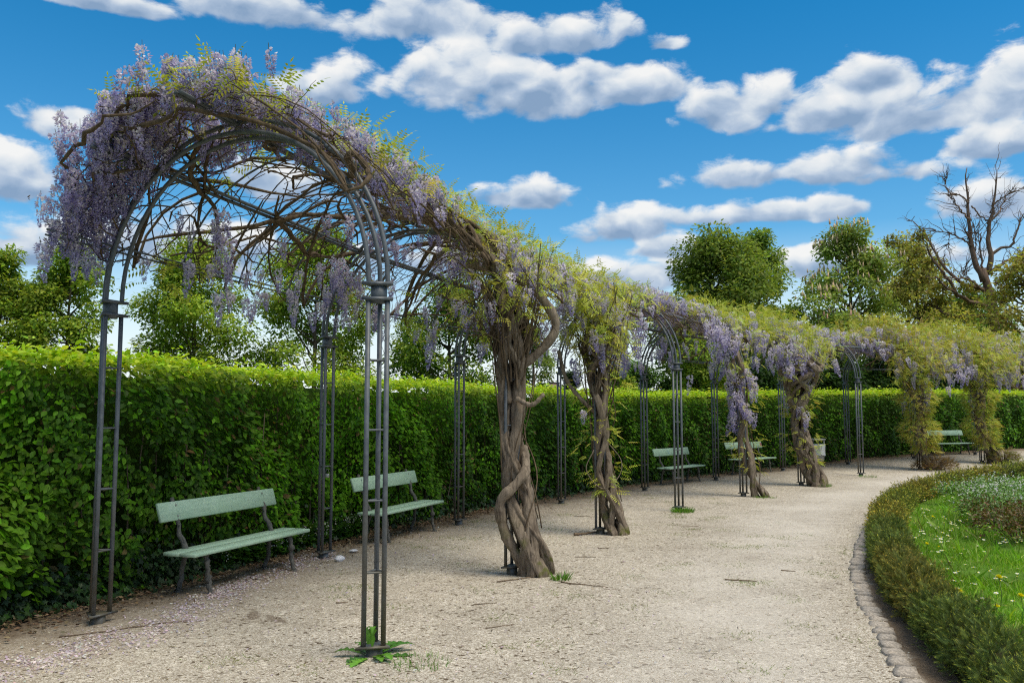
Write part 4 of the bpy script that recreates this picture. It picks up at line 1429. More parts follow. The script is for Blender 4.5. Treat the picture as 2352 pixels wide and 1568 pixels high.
VV, PP, CC, off = [], [], [], 0
rg = np.random.default_rng(21)
for (sa, sb, dens_, tm, sz) in ((0.3, 10.2, 2100, sprig(9, .035), .074), (10.2, 18, 950, sprig(4, .08), .11), (18, 36, 520, sprig(3, .1), .135)):
    n = int((sb - sa) * 1.15 * dens_)
    s = rg.uniform(sa, sb, n)
    P = np.stack([np.interp(s, ylen, YEW[:, i]) for i in (0, 1)], 1)
    N = np.stack([np.interp(s, ylen, yN[:, i]) for i in (0, 1)], 1)
    ph = rg.uniform(-1, 1, n) * 1.9                        # angle over the rounded section
    lump = 1 + .10 * np.sin(s * 3.3) + .10 * np.sin(s * 7.7 + ph * 2) + .10 * np.sin(s * 15 + ph * 4) + .05 * np.sin(s * 31 - ph * 7)
    rx, rz = .200 * lump, .345 * lump
    ofs = np.sign(np.sin(ph)) * np.abs(np.sin(np.clip(ph, -1.57, 1.57))) ** .75 * rx
    z = np.maximum(np.cos(ph), 0) ** .55 * rz * 1.0
    low = np.abs(ph) > 1.35
    z = np.where(low, rg.uniform(.03, .26, n), z)
    ofs = np.where(low, np.sign(ph) * .20 * lump, ofs)
    dep = rg.uniform(.70, 1.06, n) + (rg.uniform(size=n) < .03) * rg.uniform(.05, .2, n)
    pos = np.c_[P + N * (ofs * dep)[:, None], zg(P[:, 1]) + z * dep]
    outd = np.c_[N * (np.sin(np.clip(ph, -1.57, 1.57)))[:, None], np.maximum(np.cos(ph), 0) * .9 + .35]
    fw = outd * .75 + unit(n, rg) * 1.05 + np.array((0, 0, .25))
    nr = outd + unit(n, rg) * .8
    gold = np.clip(.5 + .5 * np.sin(s * 1.15 + .6) + .35 * np.sin(s * 3.7) - .35 * low + np.where(s < 5.0, -.35, .1), .05, 1)
    c = pick([(.085, .130, .034), (.105, .150, .036), (.080, .124, .042)], n, rg) * (1 - gold[:, None]) + gold[:, None] * pick([(.125, .135, .036), (.140, .138, .036), (.100, .125, .036)], n, rg)
    v_, p_, c_ = scatter(tm[0], tm[1], pos - Y0, rots(fw, nr), sz * rg.uniform(.6, 1.25, n), c, tm[2])
    VV.append(v_)
    CC.append(c_)
    PP += [q_ + off for q_ in p_]
    off += len(v_)
tag(link('foliage', np_mesh('foliage', np.concatenate(VV), PP, M_NEEDLE, col=np.clip(np.concatenate(CC), 0, .6)), yew), kind='stuff')

# ------------------------------------------------------------------ grass, daisies, dandelions, roses in the bed
BLADE = (np.array([(0, -.05, 0), (0, .05, 0), (.5, .035, .08), (.5, -.035, .08), (1, 0, -.02)]), [np.array([(0, 1, 2), (0, 2, 3), (3, 2, 4)])])


def bed_points(n, y_lo, y_hi, d_lo, d_hi, rng):
    sa = np.interp((y_lo, y_hi), YEW[:, 1], ylen)
    s = rng.uniform(sa[0], sa[1], n)
    P = np.stack([np.interp(s, ylen, YEW[:, i]) for i in (0, 1)], 1)
    N = np.stack([np.interp(s, ylen, yN[:, i]) for i in (0, 1)], 1)
    d = rng.uniform(d_lo, d_hi, n)
    return P - N * d[:, None], s, d


rg = np.random.default_rng(31)
sets = []
for (n, ya, yb, da, db, h0) in ((46000, 5.0, 12.0, .24, 2.6, .07), (26000, 12, 21, .22, 3.6, .085), (12000, 21, 28, .2, 3.5, .10), (1200, 6, 20, .22, 2.6, .20)):
    P, s, d = bed_points(n, ya, yb, da, db, rg)
    keep = rg.uniform(size=n) > np.clip(.5 - (d - .22) * 3, 0, .6)
    keep &= ~((np.sin(P[:, 0] * 2.1) * np.sin(P[:, 1] * 1.7 + 1) > .8))
    P = P[keep]
    n = len(P)
    hgt = h0 * rg.uniform(.5, 1.35, n) * (1 + .35 * np.sin(P[:, 0] * 3 + P[:, 1] * 2))
    fw = np.c_[rg.normal(0, .55, (n, 2)), rg.uniform(.5, 1.1, n)]
    nr = np.c_[rg.normal(0, 1, (n, 2)), rg.uniform(0, .4, n)]
    c = pick([(.17, .37, .020), (.23, .47, .03), (.29, .53, .045), (.13, .29, .02), (.42, .53, .14)], n, rg) * (1 + .25 * np.sin(P[:, 0] * 1.9 + 2) * np.sin(P[:, 1] * 1.4))[:, None]
    sets.append(scatter(BLADE[0], BLADE[1], np.c_[P, zg(P[:, 1]) + .008], rots(fw, nr), hgt, c))
off, VV, PP, CC = 0, [], [], []
for v_, p_, c_ in sets:
    VV.append(v_)
    CC.append(c_)
    PP += [q_ + off for q_ in p_]
    off += len(v_)
tag(link('grass', np_mesh('grass', np.concatenate(VV), PP, M_LEAF, col=np.concatenate(CC))), 'bright green unmown grass in the flower bed', 'grass', kind='stuff')

M_WHITE = plain('daisy_white', (.80, .80, .78), .6, .2, 0, .05)
M_YELLOW = plain('flower_yellow', (.86, .79, .02), .6, .2, 0, .1)
M_STALK = plain('flower_stalk', (.16, .26, .05), .6, .2, 0, .2)


def daisy_mesh(seed):
    rg_ = np.random.default_rng(seed)
    mb = MB()
    h = rg_.uniform(.05, .085)
    mb.tube([(0, 0, 0), (.004, .002, h * .5), (0, .004, h)], .0012, 4, 2, cap=False)
    n = 13
    for i_ in range(n):
        a = i_ / n * 6.283 + rg_.normal(0, .06)
        d_ = np.array((math.cos(a), math.sin(a), 0))
        e_ = np.array((-math.sin(a), math.cos(a), 0))
        r_ = .0155 * rg_.uniform(.85, 1.1)
        z = rg_.uniform(.0, .004)
        o_ = np.array((0, .004, h))
        mb.add([o_ + d_ * .002, o_ + d_ * r_ * .65 + e_ * .0036 + (0, 0, z), o_ + d_ * r_ + (0, 0, z), o_ + d_ * r_ * .65 - e_ * .0036 + (0, 0, z)], np.array([(0, 3, 2, 1)]), 0)
    mb.tube([(0, .004, h - .001), (0, .004, h + .003), (0, .004, h + .0045)], [.0052, .0048, .002], 8, 1)
    return mb.mesh('daisy', [M_WHITE, M_YELLOW, M_STALK])


DAISY = [daisy_mesh(i_) for i_ in range(5)]
spots = []
for (n, ya, yb, da, db) in ((30, 6.6, 9.5, .35, 1.5), (70, 9.0, 12.5, .3, 1.7), (110, 12, 16, .3, 1.9), (90, 15.5, 21, .3, 2.4)):
    P, s, d = bed_points(max(6, n // 6), ya, yb, da, db, rg)
    for _ in range(n):
        q_ = P[rg.integers(0, len(P))] + rg.normal(0, .20, 2) if rg.uniform() < .75 else bed_points(1, ya, yb, da, db, rg)[0][0]
        spots.append(q_)
spots = np.array(spots)
dd, di_ = dist_to(spots, YEW)
side = np.sum((spots - YEW[di_]) * yN[di_], 1)
for q_ in spots[(side < 0) & (dd > .3)]:
    o = link('daisy', DAISY[rg.integers(0, 5)], None, (q_[0], q_[1], float(zg(q_[1])) + .01), (rg.normal(0, .12), rg.normal(0, .12), rg.uniform(0, 6.28)), float(rg.uniform(1.15, 1.6) * (1 + .03 * max(0, q_[1] - 8))))
    tag(o, 'small white daisy in the grass of the flower bed', 'daisy', 'daisies scattered through the bed grass')


def dandelion_mesh(h, seed):
    rg_ = np.random.default_rng(seed)
    mb = MB()
    mb.tube([(0, 0, 0), (.012, .004, h * .5), (.004, .01, h)], .0028, 5, 1)
    o_ = np.array((.004, .01, h))
    for i_ in range(70):
        u_ = i_ / 70
        a = i_ * 2.399
        tilt_ = 1.25 * (1 - u_) + .1
        d_ = np.array((math.cos(a) * math.sin(tilt_), math.sin(a) * math.sin(tilt_), math.cos(tilt_)))
        e_ = np.array((-math.sin(a), math.cos(a), 0)) * .0034
        r_ = .021 * rg_.uniform(.85, 1.1)
        mb.add([o_ + d_ * .003 - e_ * .5, o_ + d_ * .003 + e_ * .5, o_ + d_ * r_ + e_, o_ + d_ * r_ - e_], np.array([(0, 1, 2, 3)]), 0)
    return mb.mesh('dandelion', [M_YELLOW, M_STALK])


DAND = [dandelion_mesh(h_, 70 + i_) for i_, h_ in enumerate((.10, .16, .075, .12))]
for (x, y, v_, sc_, lab) in ((4.46, 8.04, 1, 1.15, 'large yellow dandelion on a long leaning stalk above the near grass'), (4.05, 7.96, 0, 1.1, 'large yellow dandelion nearest the yew edging in the near grass'),
                       (4.20, 7.65, 2, .9, 'yellow dandelion low in the grass, below the tall stalked one'), (4.42, 7.65, 3, 1.05, 'yellow dandelion at the right edge of the near grass'),
                       (3.91, 7.83, 2, .6, 'small half open yellow dandelion beside the yew edging'), (4.25, 8.40, 2, .55, 'small yellow dandelion behind the tall stalked one'),
                       (5.22, 11.04, 0, .95, 'yellow dandelion among daisies farther back in the bed'), (6.75, 14.01, 0, .95, 'farthest bright yellow dandelion in the bed'),
                       (5.52, 11.31, 2, .6, 'tiny yellow dandelion right of the one among daisies')):
    tag(link('dandelion', DAND[v_], None, (x, y, float(zg(y)) + .005), (0, 0, x * 7), sc_ * 1.45), lab, 'dandelion', 'dandelions in the flower bed')


def bush(x, y, r_, h, label, cat, pal, n, size, mat, seed, name='rose_bush', extra_white=0):
    rg_ = np.random.default_rng(seed)
    z0 = float(zg(y))
    root = tag(empty(name, (x, y, z0)), label, cat, 'rose bushes in the flower bed' if name == 'rose_bush' else None)
    mb = MB()
    for _ in range(16):
        a, q_ = rg_.uniform(0, 6.28), rg_.uniform(.2, .85) * r_
        P = smooth_path([(0.1 * math.cos(a) * r_, .1 * math.sin(a) * r_, 0), (math.cos(a) * q_ * .6, math.sin(a) * q_ * .6, h * .5), (math.cos(a) * q_, math.sin(a) * q_, h * rg_.uniform(.7, .98))], 6)
        mb.tube(P, np.linspace(.008, .003, 6), 5)
    link('stem', mb.mesh('stem', M_TWIG), root)
    nc_ = 26
    ca, cr = rg_.uniform(0, 6.28, nc_), r_ * np.sqrt(rg_.uniform(0, 1, nc_))
    cz = h * (0.35 + 0.6 * np.sqrt(np.clip(1 - (cr / r_) ** 2 * .8, 0, 1)) * rg_.uniform(.6, 1, nc_))
    cl = rg_.integers(0, nc_, n)
    P = np.c_[np.cos(ca) * cr, np.sin(ca) * cr, cz][cl] + rg_.normal(0, 1, (n, 3)) * np.array((.2, .2, .16)) * r_ * .75
    P[:, 2] = np.clip(P[:, 2], .03, None)
    fw = P * np.array((1, 1, .4)) + unit(n, rg_) * r_ * .8
    v_, p_, c_ = scatter(LEAF2[0], LEAF2[1], P, rots(fw, np.array((0, 0, 1.)) + unit(n, rg_) * .6), size * rg_.uniform(.6, 1.2, n), pick(pal, n, rg_))
    tag(link('foliage', np_mesh('foliage', v_, p_, mat, col=c_), root), kind='stuff')
    if extra_white:
        m_ = extra_white
        Pw = P[rg_.integers(0, n, m_)] + np.array((0, 0, .05))
        v_, p_, c_ = scatter(LEAF1[0], LEAF1[1], Pw, rots(unit(m_, rg_), np.array((0, 0, 1.)) + unit(m_, rg_) * .6), rg_.uniform(.03, .055, m_), np.full((m_, 3), .8))
        tag(link('blossom', np_mesh('blossom', v_, p_, M_PETAL, col=c_), root), kind='stuff')
    return root


BRONZE = [(.14, .075, .03), (.18, .11, .035), (.11, .10, .025), (.10, .13, .03)]
GREEN = [(.10, .22, .03), (.13, .27, .04), (.17, .32, .06), (.22, .34, .12)]
for (x, y, r_, h, pal, lab, sd) in ((7.0, 12.1, .52, .40, BRONZE, 'bronze-leaved rose bush at the front of the bed', 1), (7.65, 13.0, .55, .42, BRONZE, 'bronze-leaved rose bush at the right edge of the bed', 2),
                                    (7.75, 14.0, .5, .42, BRONZE + GREEN, 'rose bush with mixed bronze and green leaves', 3), (8.15, 14.9, .6, .42, GREEN, 'glossy green rose bush nearest the bronze ones', 4),
                                    (9.05, 15.7, .6, .45, GREEN, 'glossy green rose bush at the right of the bed', 5), (8.9, 17.0, .6, .4, GREEN, 'glossy green rose bush among white daisies', 6),
                                    (10.0, 17.6, .65, .42, GREEN, 'glossy green rose bush behind the daisies at the right', 7), (10.6, 19.0, .65, .4, GREEN, 'farthest glossy green rose bush near the curve of the edging', 8)):
    bush(x, y, r_, h, lab, 'rose bush', pal, 1500, .055, M_GLOSSY, 300 + sd, extra_white=260 if pal is GREEN else 0)

# ------------------------------------------------------------------ weeds and things lying on the gravel
rs_ = tag(empty('dandelion_rosette', (-1.02, 6.46, 0)), 'leafy green dandelion rosette growing at the foot of the nearest front post', 'weed')
M_ROS = leaf_mat('rosette_leaf', .25, .4, .35)
for i_ in range(17):
    rg_ = np.random.default_rng(900 + i_)
    a = i_ * 2.4 + rg_.normal(0, .2)
    up = 0.95 if i_ in (2, 9, 14) else rg_.uniform(.06, .42)
    L = rg_.uniform(.20, .36) if up < .9 else rg_.uniform(.15, .2)
    n = 12
    u_ = np.linspace(0, 1, n)
    w_ = (.034 if up < .9 else .022) * np.sin(math.pi * np.clip(u_ * .93 + .03, 0, 1) ** 1.25) * (1 + .42 * np.where(np.arange(n) % 2, 1, -1) * (u_ > .15) * (u_ < .9)) + .003
    rr = L * u_ * (1 - .1 * u_)
    zz_ = L * up * np.sin(u_ * 2.2) * (.75 if up < .9 else 1.25) - (.02 if up < .9 else 0) * u_
    mid = np.c_[rr * (1 if up < .9 else .35), rr * 0, zz_ + .004]
    V_ = np.concatenate([mid, mid + np.c_[0 * u_, w_, .25 * w_], mid + np.c_[0 * u_, -w_, .25 * w_]])
    Q_ = np.array([(j, j + 1, n + j + 1, n + j) for j in range(n - 1)] + [(j, 2 * n + j, 2 * n + j + 1, j + 1) for j in range(n - 1)])
    c_ = pick([(.07, .19, .02), (.10, .24, .03), (.06, .15, .03)], 1, rg_)[0]
    cc = np.tile(c_, (3 * n, 1))
    cc[:n] *= 1.45
    link('leaf', np_mesh('leaf', V_, Q_, M_ROS, col=cc), rs_, (math.cos(a) * .03, math.sin(a) * .03, 0), (0, 0, a))


def tuft(x, y, r_, h, n, label, seed):
    rg_ = np.random.default_rng(seed)
    a, q_ = rg_.uniform(0, 6.28, n), r_ * np.sqrt(rg_.uniform(0, 1, n))
    P = np.c_[np.cos(a) * q_, np.sin(a) * q_, np.zeros(n)]
    fw = np.c_[np.cos(a) * .5, np.sin(a) * .5, np.ones(n)] + unit(n, rg_) * .35
    v_, p_, c_ = scatter(BLADE[0], BLADE[1], P, rots(fw, unit(n, rg_)), h * rg_.uniform(.4, 1.2, n), pick([(.09, .25, .02), (.13, .32, .03), (.18, .33, .05)], n, rg_))
    tag(link('grass_tuft', np_mesh('grass_tuft', v_, p_, M_LEAF, col=c_), None, (x, y, float(zg(y)))), label, 'grass tuft', kind='stuff')


tuft(3.14, 16.05, .20, .10, 420, 'bright green grass tuft at the foot of the second front post without a vine', 1)
tuft(.52, 9.45, .10, .10, 120, 'small grass tuft right of the nearest twisted trunk', 2)
tuft(-.66, 6.28, .22, .06, 220, 'low straggling grass right of the dandelion rosette', 3)
tuft(9.95, 24.3, .25, .07, 160, 'thin grass at the foot of the third front post without a vine', 4)
tuft(5.45, 18.8, .25, .06, 160, 'thin grass at the foot of the slender leaning trunk', 5)
tuft(7.75, 21.7, .22, .09, 160, 'yellowish grass at the foot of the broad fan-shaped trunk', 6)

rg = np.random.default_rng(41)
# scattered low weeds
n = 11000
cen = np.c_[rg.uniform(-2.6, 4.5, 150), rg.uniform(5.6, 20, 150)]
P = cen[rg.integers(0, 150, n)] + rg.normal(0, .11, (n, 2))
hd, hi_ = dist_to(P, HEDGE)
kd, ki = dist_to(P, YEWOUT)
okk = (np.sum((P - HEDGE[hi_]) * hN[hi_], 1) < -.5) & (np.sum((P - YEWOUT[ki]) * yoN[ki], 1) > 0.15)
P = P[okk]
P2 = np.stack([np.interp(rg.uniform(1, 12, 900), np.r_[0, np.cumsum(np.linalg.norm(np.diff(YEWOUT, axis=0), axis=1))], YEWOUT[:, i]) for i in (0, 1)], 1)
s2 = rg.uniform(1, 12, 900)
yl2 = np.r_[0, np.cumsum(np.linalg.norm(np.diff(YEWOUT, axis=0), axis=1))]
P2 = np.stack([np.interp(s2, yl2, YEWOUT[:, i]) for i in (0, 1)], 1) + rg.normal(0, .04, (900, 2)) - np.array((.13, 0))
P2 = P2[np.sin(s2 * 4.1) + np.sin(s2 * 9.7) > .5]
P = np.r_[P, P2]
n = len(P)
v_, p_, c_ = scatter(BLADE[0], BLADE[1], np.c_[P, zg(P[:, 1]) + .0], rots(unit(n, rg) * np.array((1, 1, .4)) + np.array((0, 0, .45)), unit(n, rg)), rg.uniform(.018, .048, n), pick([(.16, .27, .03), (.16, .22, .04), (.22, .24, .06)], n, rg))
tag(link('weeds', np_mesh('weeds', v_, p_, M_LEAF, col=c_)), 'tiny sparse green weeds in the gravel', 'weeds', kind='stuff')

# loose pebbles standing proud of the gravel
n = 26000
P = np.c_[rg.uniform(-4.0, 4.2, n), 5.4 + 9.0 * rg.uniform(0, 1, n) ** 1.6]
hd, hi_ = dist_to(P, HEDGE)
kd, ki = dist_to(P, YEWOUT)
okk = (np.sum((P - HEDGE[hi_]) * hN[hi_], 1) < -.25) & (np.sum((P - YEWOUT[ki]) * yoN[ki], 1) > -0.12)
P = P[okk]
n = len(P)
OCT = (np.array([(1, 0, 0), (0, 1, 0), (-1, 0, 0), (0, -1, 0), (0, 0, .7), (0, 0, -.5)]), [np.array([(0, 1, 4), (1, 2, 4), (2, 3, 4), (3, 0, 4)])])
gz_ = zg(P[:, 1]) + 0.012 * np.sin(P[:, 0] * 3.1 + 1.3 * np.sin(P[:, 1] * 2.3)) * np.sin(P[:, 1] * 2.7)
v_, p_, c_ = scatter(OCT[0], OCT[1], np.c_[P, gz_], rots(unit(n, rg) * np.array((1, 1, .2)), np.array((0, 0, 1.)) + unit(n, rg) * .3), .0028 + .0045 * rg.uniform(0, 1, n) ** 2.5,
                     pick([(.44, .37, .28), (.34, .28, .20), (.56, .50, .41), (.70, .66, .59), (.26, .20, .14), (.46, .38, .27)], n, rg))
tag(link('pebbles', np_mesh('pebbles', v_, p_, M_LITTER, col=c_)), 'loose beige pebbles on the gravel path', 'pebbles', kind='stuff')

# bits of twig and leaf blown over the gravel
n = 2600
P = np.c_[rg.uniform(-3.2, 4.6, n), 5.4 + 14 * rg.uniform(0, 1, n) ** 1.3]
kd, ki = dist_to(P, YEWOUT)
hd, hi_ = dist_to(P, HEDGE)
P = P[(np.sum((P - HEDGE[hi_]) * hN[hi_], 1) < -.4) & (np.sum((P - YEWOUT[ki]) * yoN[ki], 1) > 0.2)]
n = len(P)
gz_ = zg(P[:, 1]) + 0.012 * np.sin(P[:, 0] * 3.1 + 1.3 * np.sin(P[:, 1] * 2.3)) * np.sin(P[:, 1] * 2.7)
BIT = (np.array([(0, -.04, 0), (0, .04, 0), (.5, .05, .06), (.5, -.05, .06), (1, .02, 0), (1, -.02, 0)]), [np.array([(0, 2, 1), (0, 3, 2), (3, 4, 2), (3, 5, 4)])])
v_, p_, c_ = scatter(BIT[0], BIT[1], np.c_[P, gz_ + .006], rots(unit(n, rg) * np.array((1, 1, .08)), np.array((0, 0, 1.)) + unit(n, rg) * .3), .015 + .055 * rg.uniform(0, 1, n) ** 2.5,
                     pick([(.16, .11, .07), (.10, .07, .045), (.34, .27, .19), (.42, .35, .26)], n, rg))
tag(link('twig_bits', np_mesh('twig_bits', v_, p_, M_LITTER, col=c_)), 'bits of broken twig strewn over the gravel', 'twig bits', kind='stuff')

# dry leaves under the hedge
n = 15000
s = np.r_[rg.uniform(6.0, 20, 11000), rg.uniform(20, 45, 4000)]
P, N = hedge_at(s)
o_ = .2 - np.abs(rg.normal(0, .36, n))
P = P + N * o_[:, None]
v_, p_, c_ = scatter(LEAF2[0], LEAF2[1], np.c_[P, zg(P[:, 1]) + rg.uniform(.004, .03, n)], rots(unit(n, rg) * np.array((1, 1, .3)), np.array((0, 0, 1.)) + unit(n, rg) * .6), rg.uniform(.025, .06, n),
                     pick([(.15, .10, .06), (.21, .15, .09), (.10, .065, .04), (.28, .21, .14)], n, rg))
tag(link('dead_leaves', np_mesh('dead_leaves', v_, p_, M_LITTER, col=c_)), 'brown dead leaves strewn along the hedge foot', 'leaf litter', kind='stuff')

# fallen wisteria petals
n = 12000
line = smooth_path([(-4.5, 5.0), (-3.75, 6.0), (-3.15, 7.0), (-2.98, 7.8), (-2.92, 8.6), (-2.75, 9.8), (-2.4, 11.2)], 200)
idx = (199 * rg.uniform(0, 1, n) ** 1.7).astype(int)
wdt = np.interp(idx, (0, 90, 199), (.26, .15, .10))
P = line[idx] + rg.normal(0, 1, (n, 2)) * wdt[:, None] + np.array((.1, 0)) * np.abs(rg.normal(0, .8, (n, 1)))
clump = np.sin(P[:, 0] * 9 + 2 * np.sin(P[:, 1] * 5)) * np.sin(P[:, 1] * 8 + P[:, 0] * 3) + rg.normal(0, .5, n)
P = P[clump > -.25]
P = np.r_[P, np.c_[rg.uniform(-3, 1.5, 900), rg.uniform(5.5, 14, 900)]]
n = len(P)
gz_ = zg(P[:, 1]) + 0.012 * np.sin(P[:, 0] * 3.1 + 1.3 * np.sin(P[:, 1] * 2.3)) * np.sin(P[:, 1] * 2.7)
v_, p_, c_ = scatter(LEAF1[0], LEAF1[1], np.c_[P, gz_ + rg.uniform(.003, .014, n)], rots(unit(n, rg) * np.array((1, 1, .3)), np.array((0, 0, 1.)) + unit(n, rg) * .7), rg.uniform(.016, .036, n),
                     pick([(.80, .74, .76), (.72, .66, .74), (.80, .75, .70), (.60, .53, .62)], n, rg, .12))
tag(link('fallen_petals', np_mesh('fallen_petals', v_, p_, M_PETAL, col=c_)), 'pale lilac fallen petals drifted along the path edge at the left', 'petals', kind='stuff')

# fallen sticks, each its own thing
for j, (x0, y0, x1, y1, r_, lab) in enumerate([
        (.52, 9.31, .98, 8.97, .006, 'long thin dark stick lying right of the nearest twisted trunk'), (.92, 12.89, 1.28, 13.17, .022, 'thick short stick at the foot of the second twisted trunk'),
        (1.15, 11.66, 1.31, 11.71, .005, 'thin stick lying midway on the gravel below the second trunk'), (1.10, 15.42, 1.44, 15.23, .005, 'thin stick behind the second twisted trunk'),
        (.79, 10.98, 1.05, 10.93, .006, 'pale thin stick between the first and second trunks'), (2.28, 9.42, 2.60, 9.33, .008, 'pale straight stick alone on the bare gravel towards the kerb'),
        (-1.66, 8.3, -1.55, 8.31, .007, 'small brown stick left of the nearest front post'), (-.36, 8.2, -.14, 8.29, .005, 'crooked thin stick on the gravel below the nearest trunk'),
        (-.22, 7.35, .02, 7.5, .004, 'pale twig right of the nearest front post'), (3.05, 9.95, 3.2, 9.9, .006, 'short dark stick near the kerb stones'),
        (-3.6, 7.02, -2.75, 7.55, .006, 'long pale stick below the first hedge side post'), (-.16, 9.3, .22, 9.55, .008, 'short stick by the plate under the nearest twisted trunk'),
        (2.72, 13.9, 2.98, 13.95, .006, 'thin dark stick on the open gravel towards the yew curve')]):
    rg_ = np.random.default_rng(60 + j)
    n = 9
    u_ = np.linspace(0, 1, n)[:, None]
    P = np.array((x0, y0, 0)) * (1 - u_) + np.array((x1, y1, 0)) * u_
    ln = math.hypot(x1 - x0, y1 - y0)
    P[1:-1, :2] += rg_.normal(0, .016 * ln, (n - 2, 2))
    P[:, 2] = zg(P[:, 1]) + 0.012 * np.sin(P[:, 0] * 3.1 + 1.3 * np.sin(P[:, 1] * 2.3)) * np.sin(P[:, 1] * 2.7) + r_ * 1.1
    mb = MB()
    mb.tube(P - P[0], np.linspace(r_, r_ * .6, n) * (1 + rg_.normal(0, .1, n)), 6)
    if j in (0, 5):
        mb.tube([P[3] - P[0], P[3] - P[0] + np.array((.05, .07, .004))], [r_ * .7, r_ * .4], 5)
    tag(link('fallen_stick', mb.mesh('fallen_stick', M_STICK), None, P[0]), lab, 'stick', 'sticks lying on the gravel')


def crumple(x, y, r_, flat, label, seed):
    rg_ = np.random.default_rng(seed)
    n, m = 14, 9
    V_ = []
    for i_ in range(m):
        ph = math.pi * i_ / (m - 1)
        for j in range(n):
            a = 2 * math.pi * j / n
            d_ = np.array((math.sin(ph) * math.cos(a), math.sin(ph) * math.sin(a), math.cos(ph)))
            V_.append(d_ * r_ * rg_.uniform(.72, 1.15) * np.array((1.25, .9, flat)))
    Q_ = np.array([(i_ * n + j, i_ * n + n + j, i_ * n + n + (j + 1) % n, i_ * n + (j + 1) % n) for i_ in range(m - 1) for j in range(n)])
    tag(link('paper_scrap', np_mesh('paper_scrap', np.array(V_), Q_, plain('paper_white', (.78, .78, .80), .7, .2, 0, .05)), None, (x, y, float(zg(y)) + r_ * flat * .8), (0, 0, 1)), label, 'litter')


crumple(-2.09, 10.62, .055, .75, 'crumpled white paper lying by the second hedge side post', 3)
crumple(-2.06, 11.38, .05, .35, 'flattened pale scrap lying behind the crumpled white paper', 4)

# white wild garlic under the nearest bench
n = 1500
s = np.r_[rg.uniform(12.2, 14.6, 1150), rg.uniform(14.7, 15.4, 350)] - 0.0
P, N = hedge_at(s)
z = np.abs(rg.normal(.10, .09, n))
P = P + N * (.12 - .22 * rg.uniform(size=n))[:, None]
v_, p_, c_ = scatter(LEAF2[0], LEAF2[1], np.c_[P, zg(P[:, 1]) + z], rots(unit(n, rg) * np.array((1, 1, .5)) + np.array((0, 0, .3)) + np.c_[-N, np.zeros(n)] * .4, np.array((0, 0, 1.)) + unit(n, rg) * .4), rg.uniform(.07, .14, n), pick([(.05, .14, .02), (.07, .18, .03)], n, rg))
nw = 330
s = np.r_[rg.uniform(12.2, 14.6, 260), rg.uniform(14.7, 15.4, 70)]
cs = rg.uniform(12.2, 15.3, 22)
s = cs[rg.integers(0, 22, nw)] + rg.normal(0, .03, nw)
P, N = hedge_at(s)
cz_ = rg.uniform(.16, .36, 22)
z = .12 + .2 * np.abs(np.sin(s * 21)) + rg.normal(0, .02, nw)
P = P - N * rg.uniform(.05, .16, nw)[:, None]
w_, q_, d_ = scatter(LEAF1[0], LEAF1[1], np.c_[P, zg(P[:, 1]) + z], rots(unit(nw, rg), unit(nw, rg)), rg.uniform(.018, .032, nw), np.full((nw, 3), .8))
tag(link('wild_garlic', np_mesh('wild_garlic', np.r_[v_, w_], [p_[0], q_[0] + len(v_)], M_LEAF, col=np.r_[c_, d_])), 'broad leaves and white flowers of wild garlic under and beside the nearest bench', 'ground cover', kind='stuff')

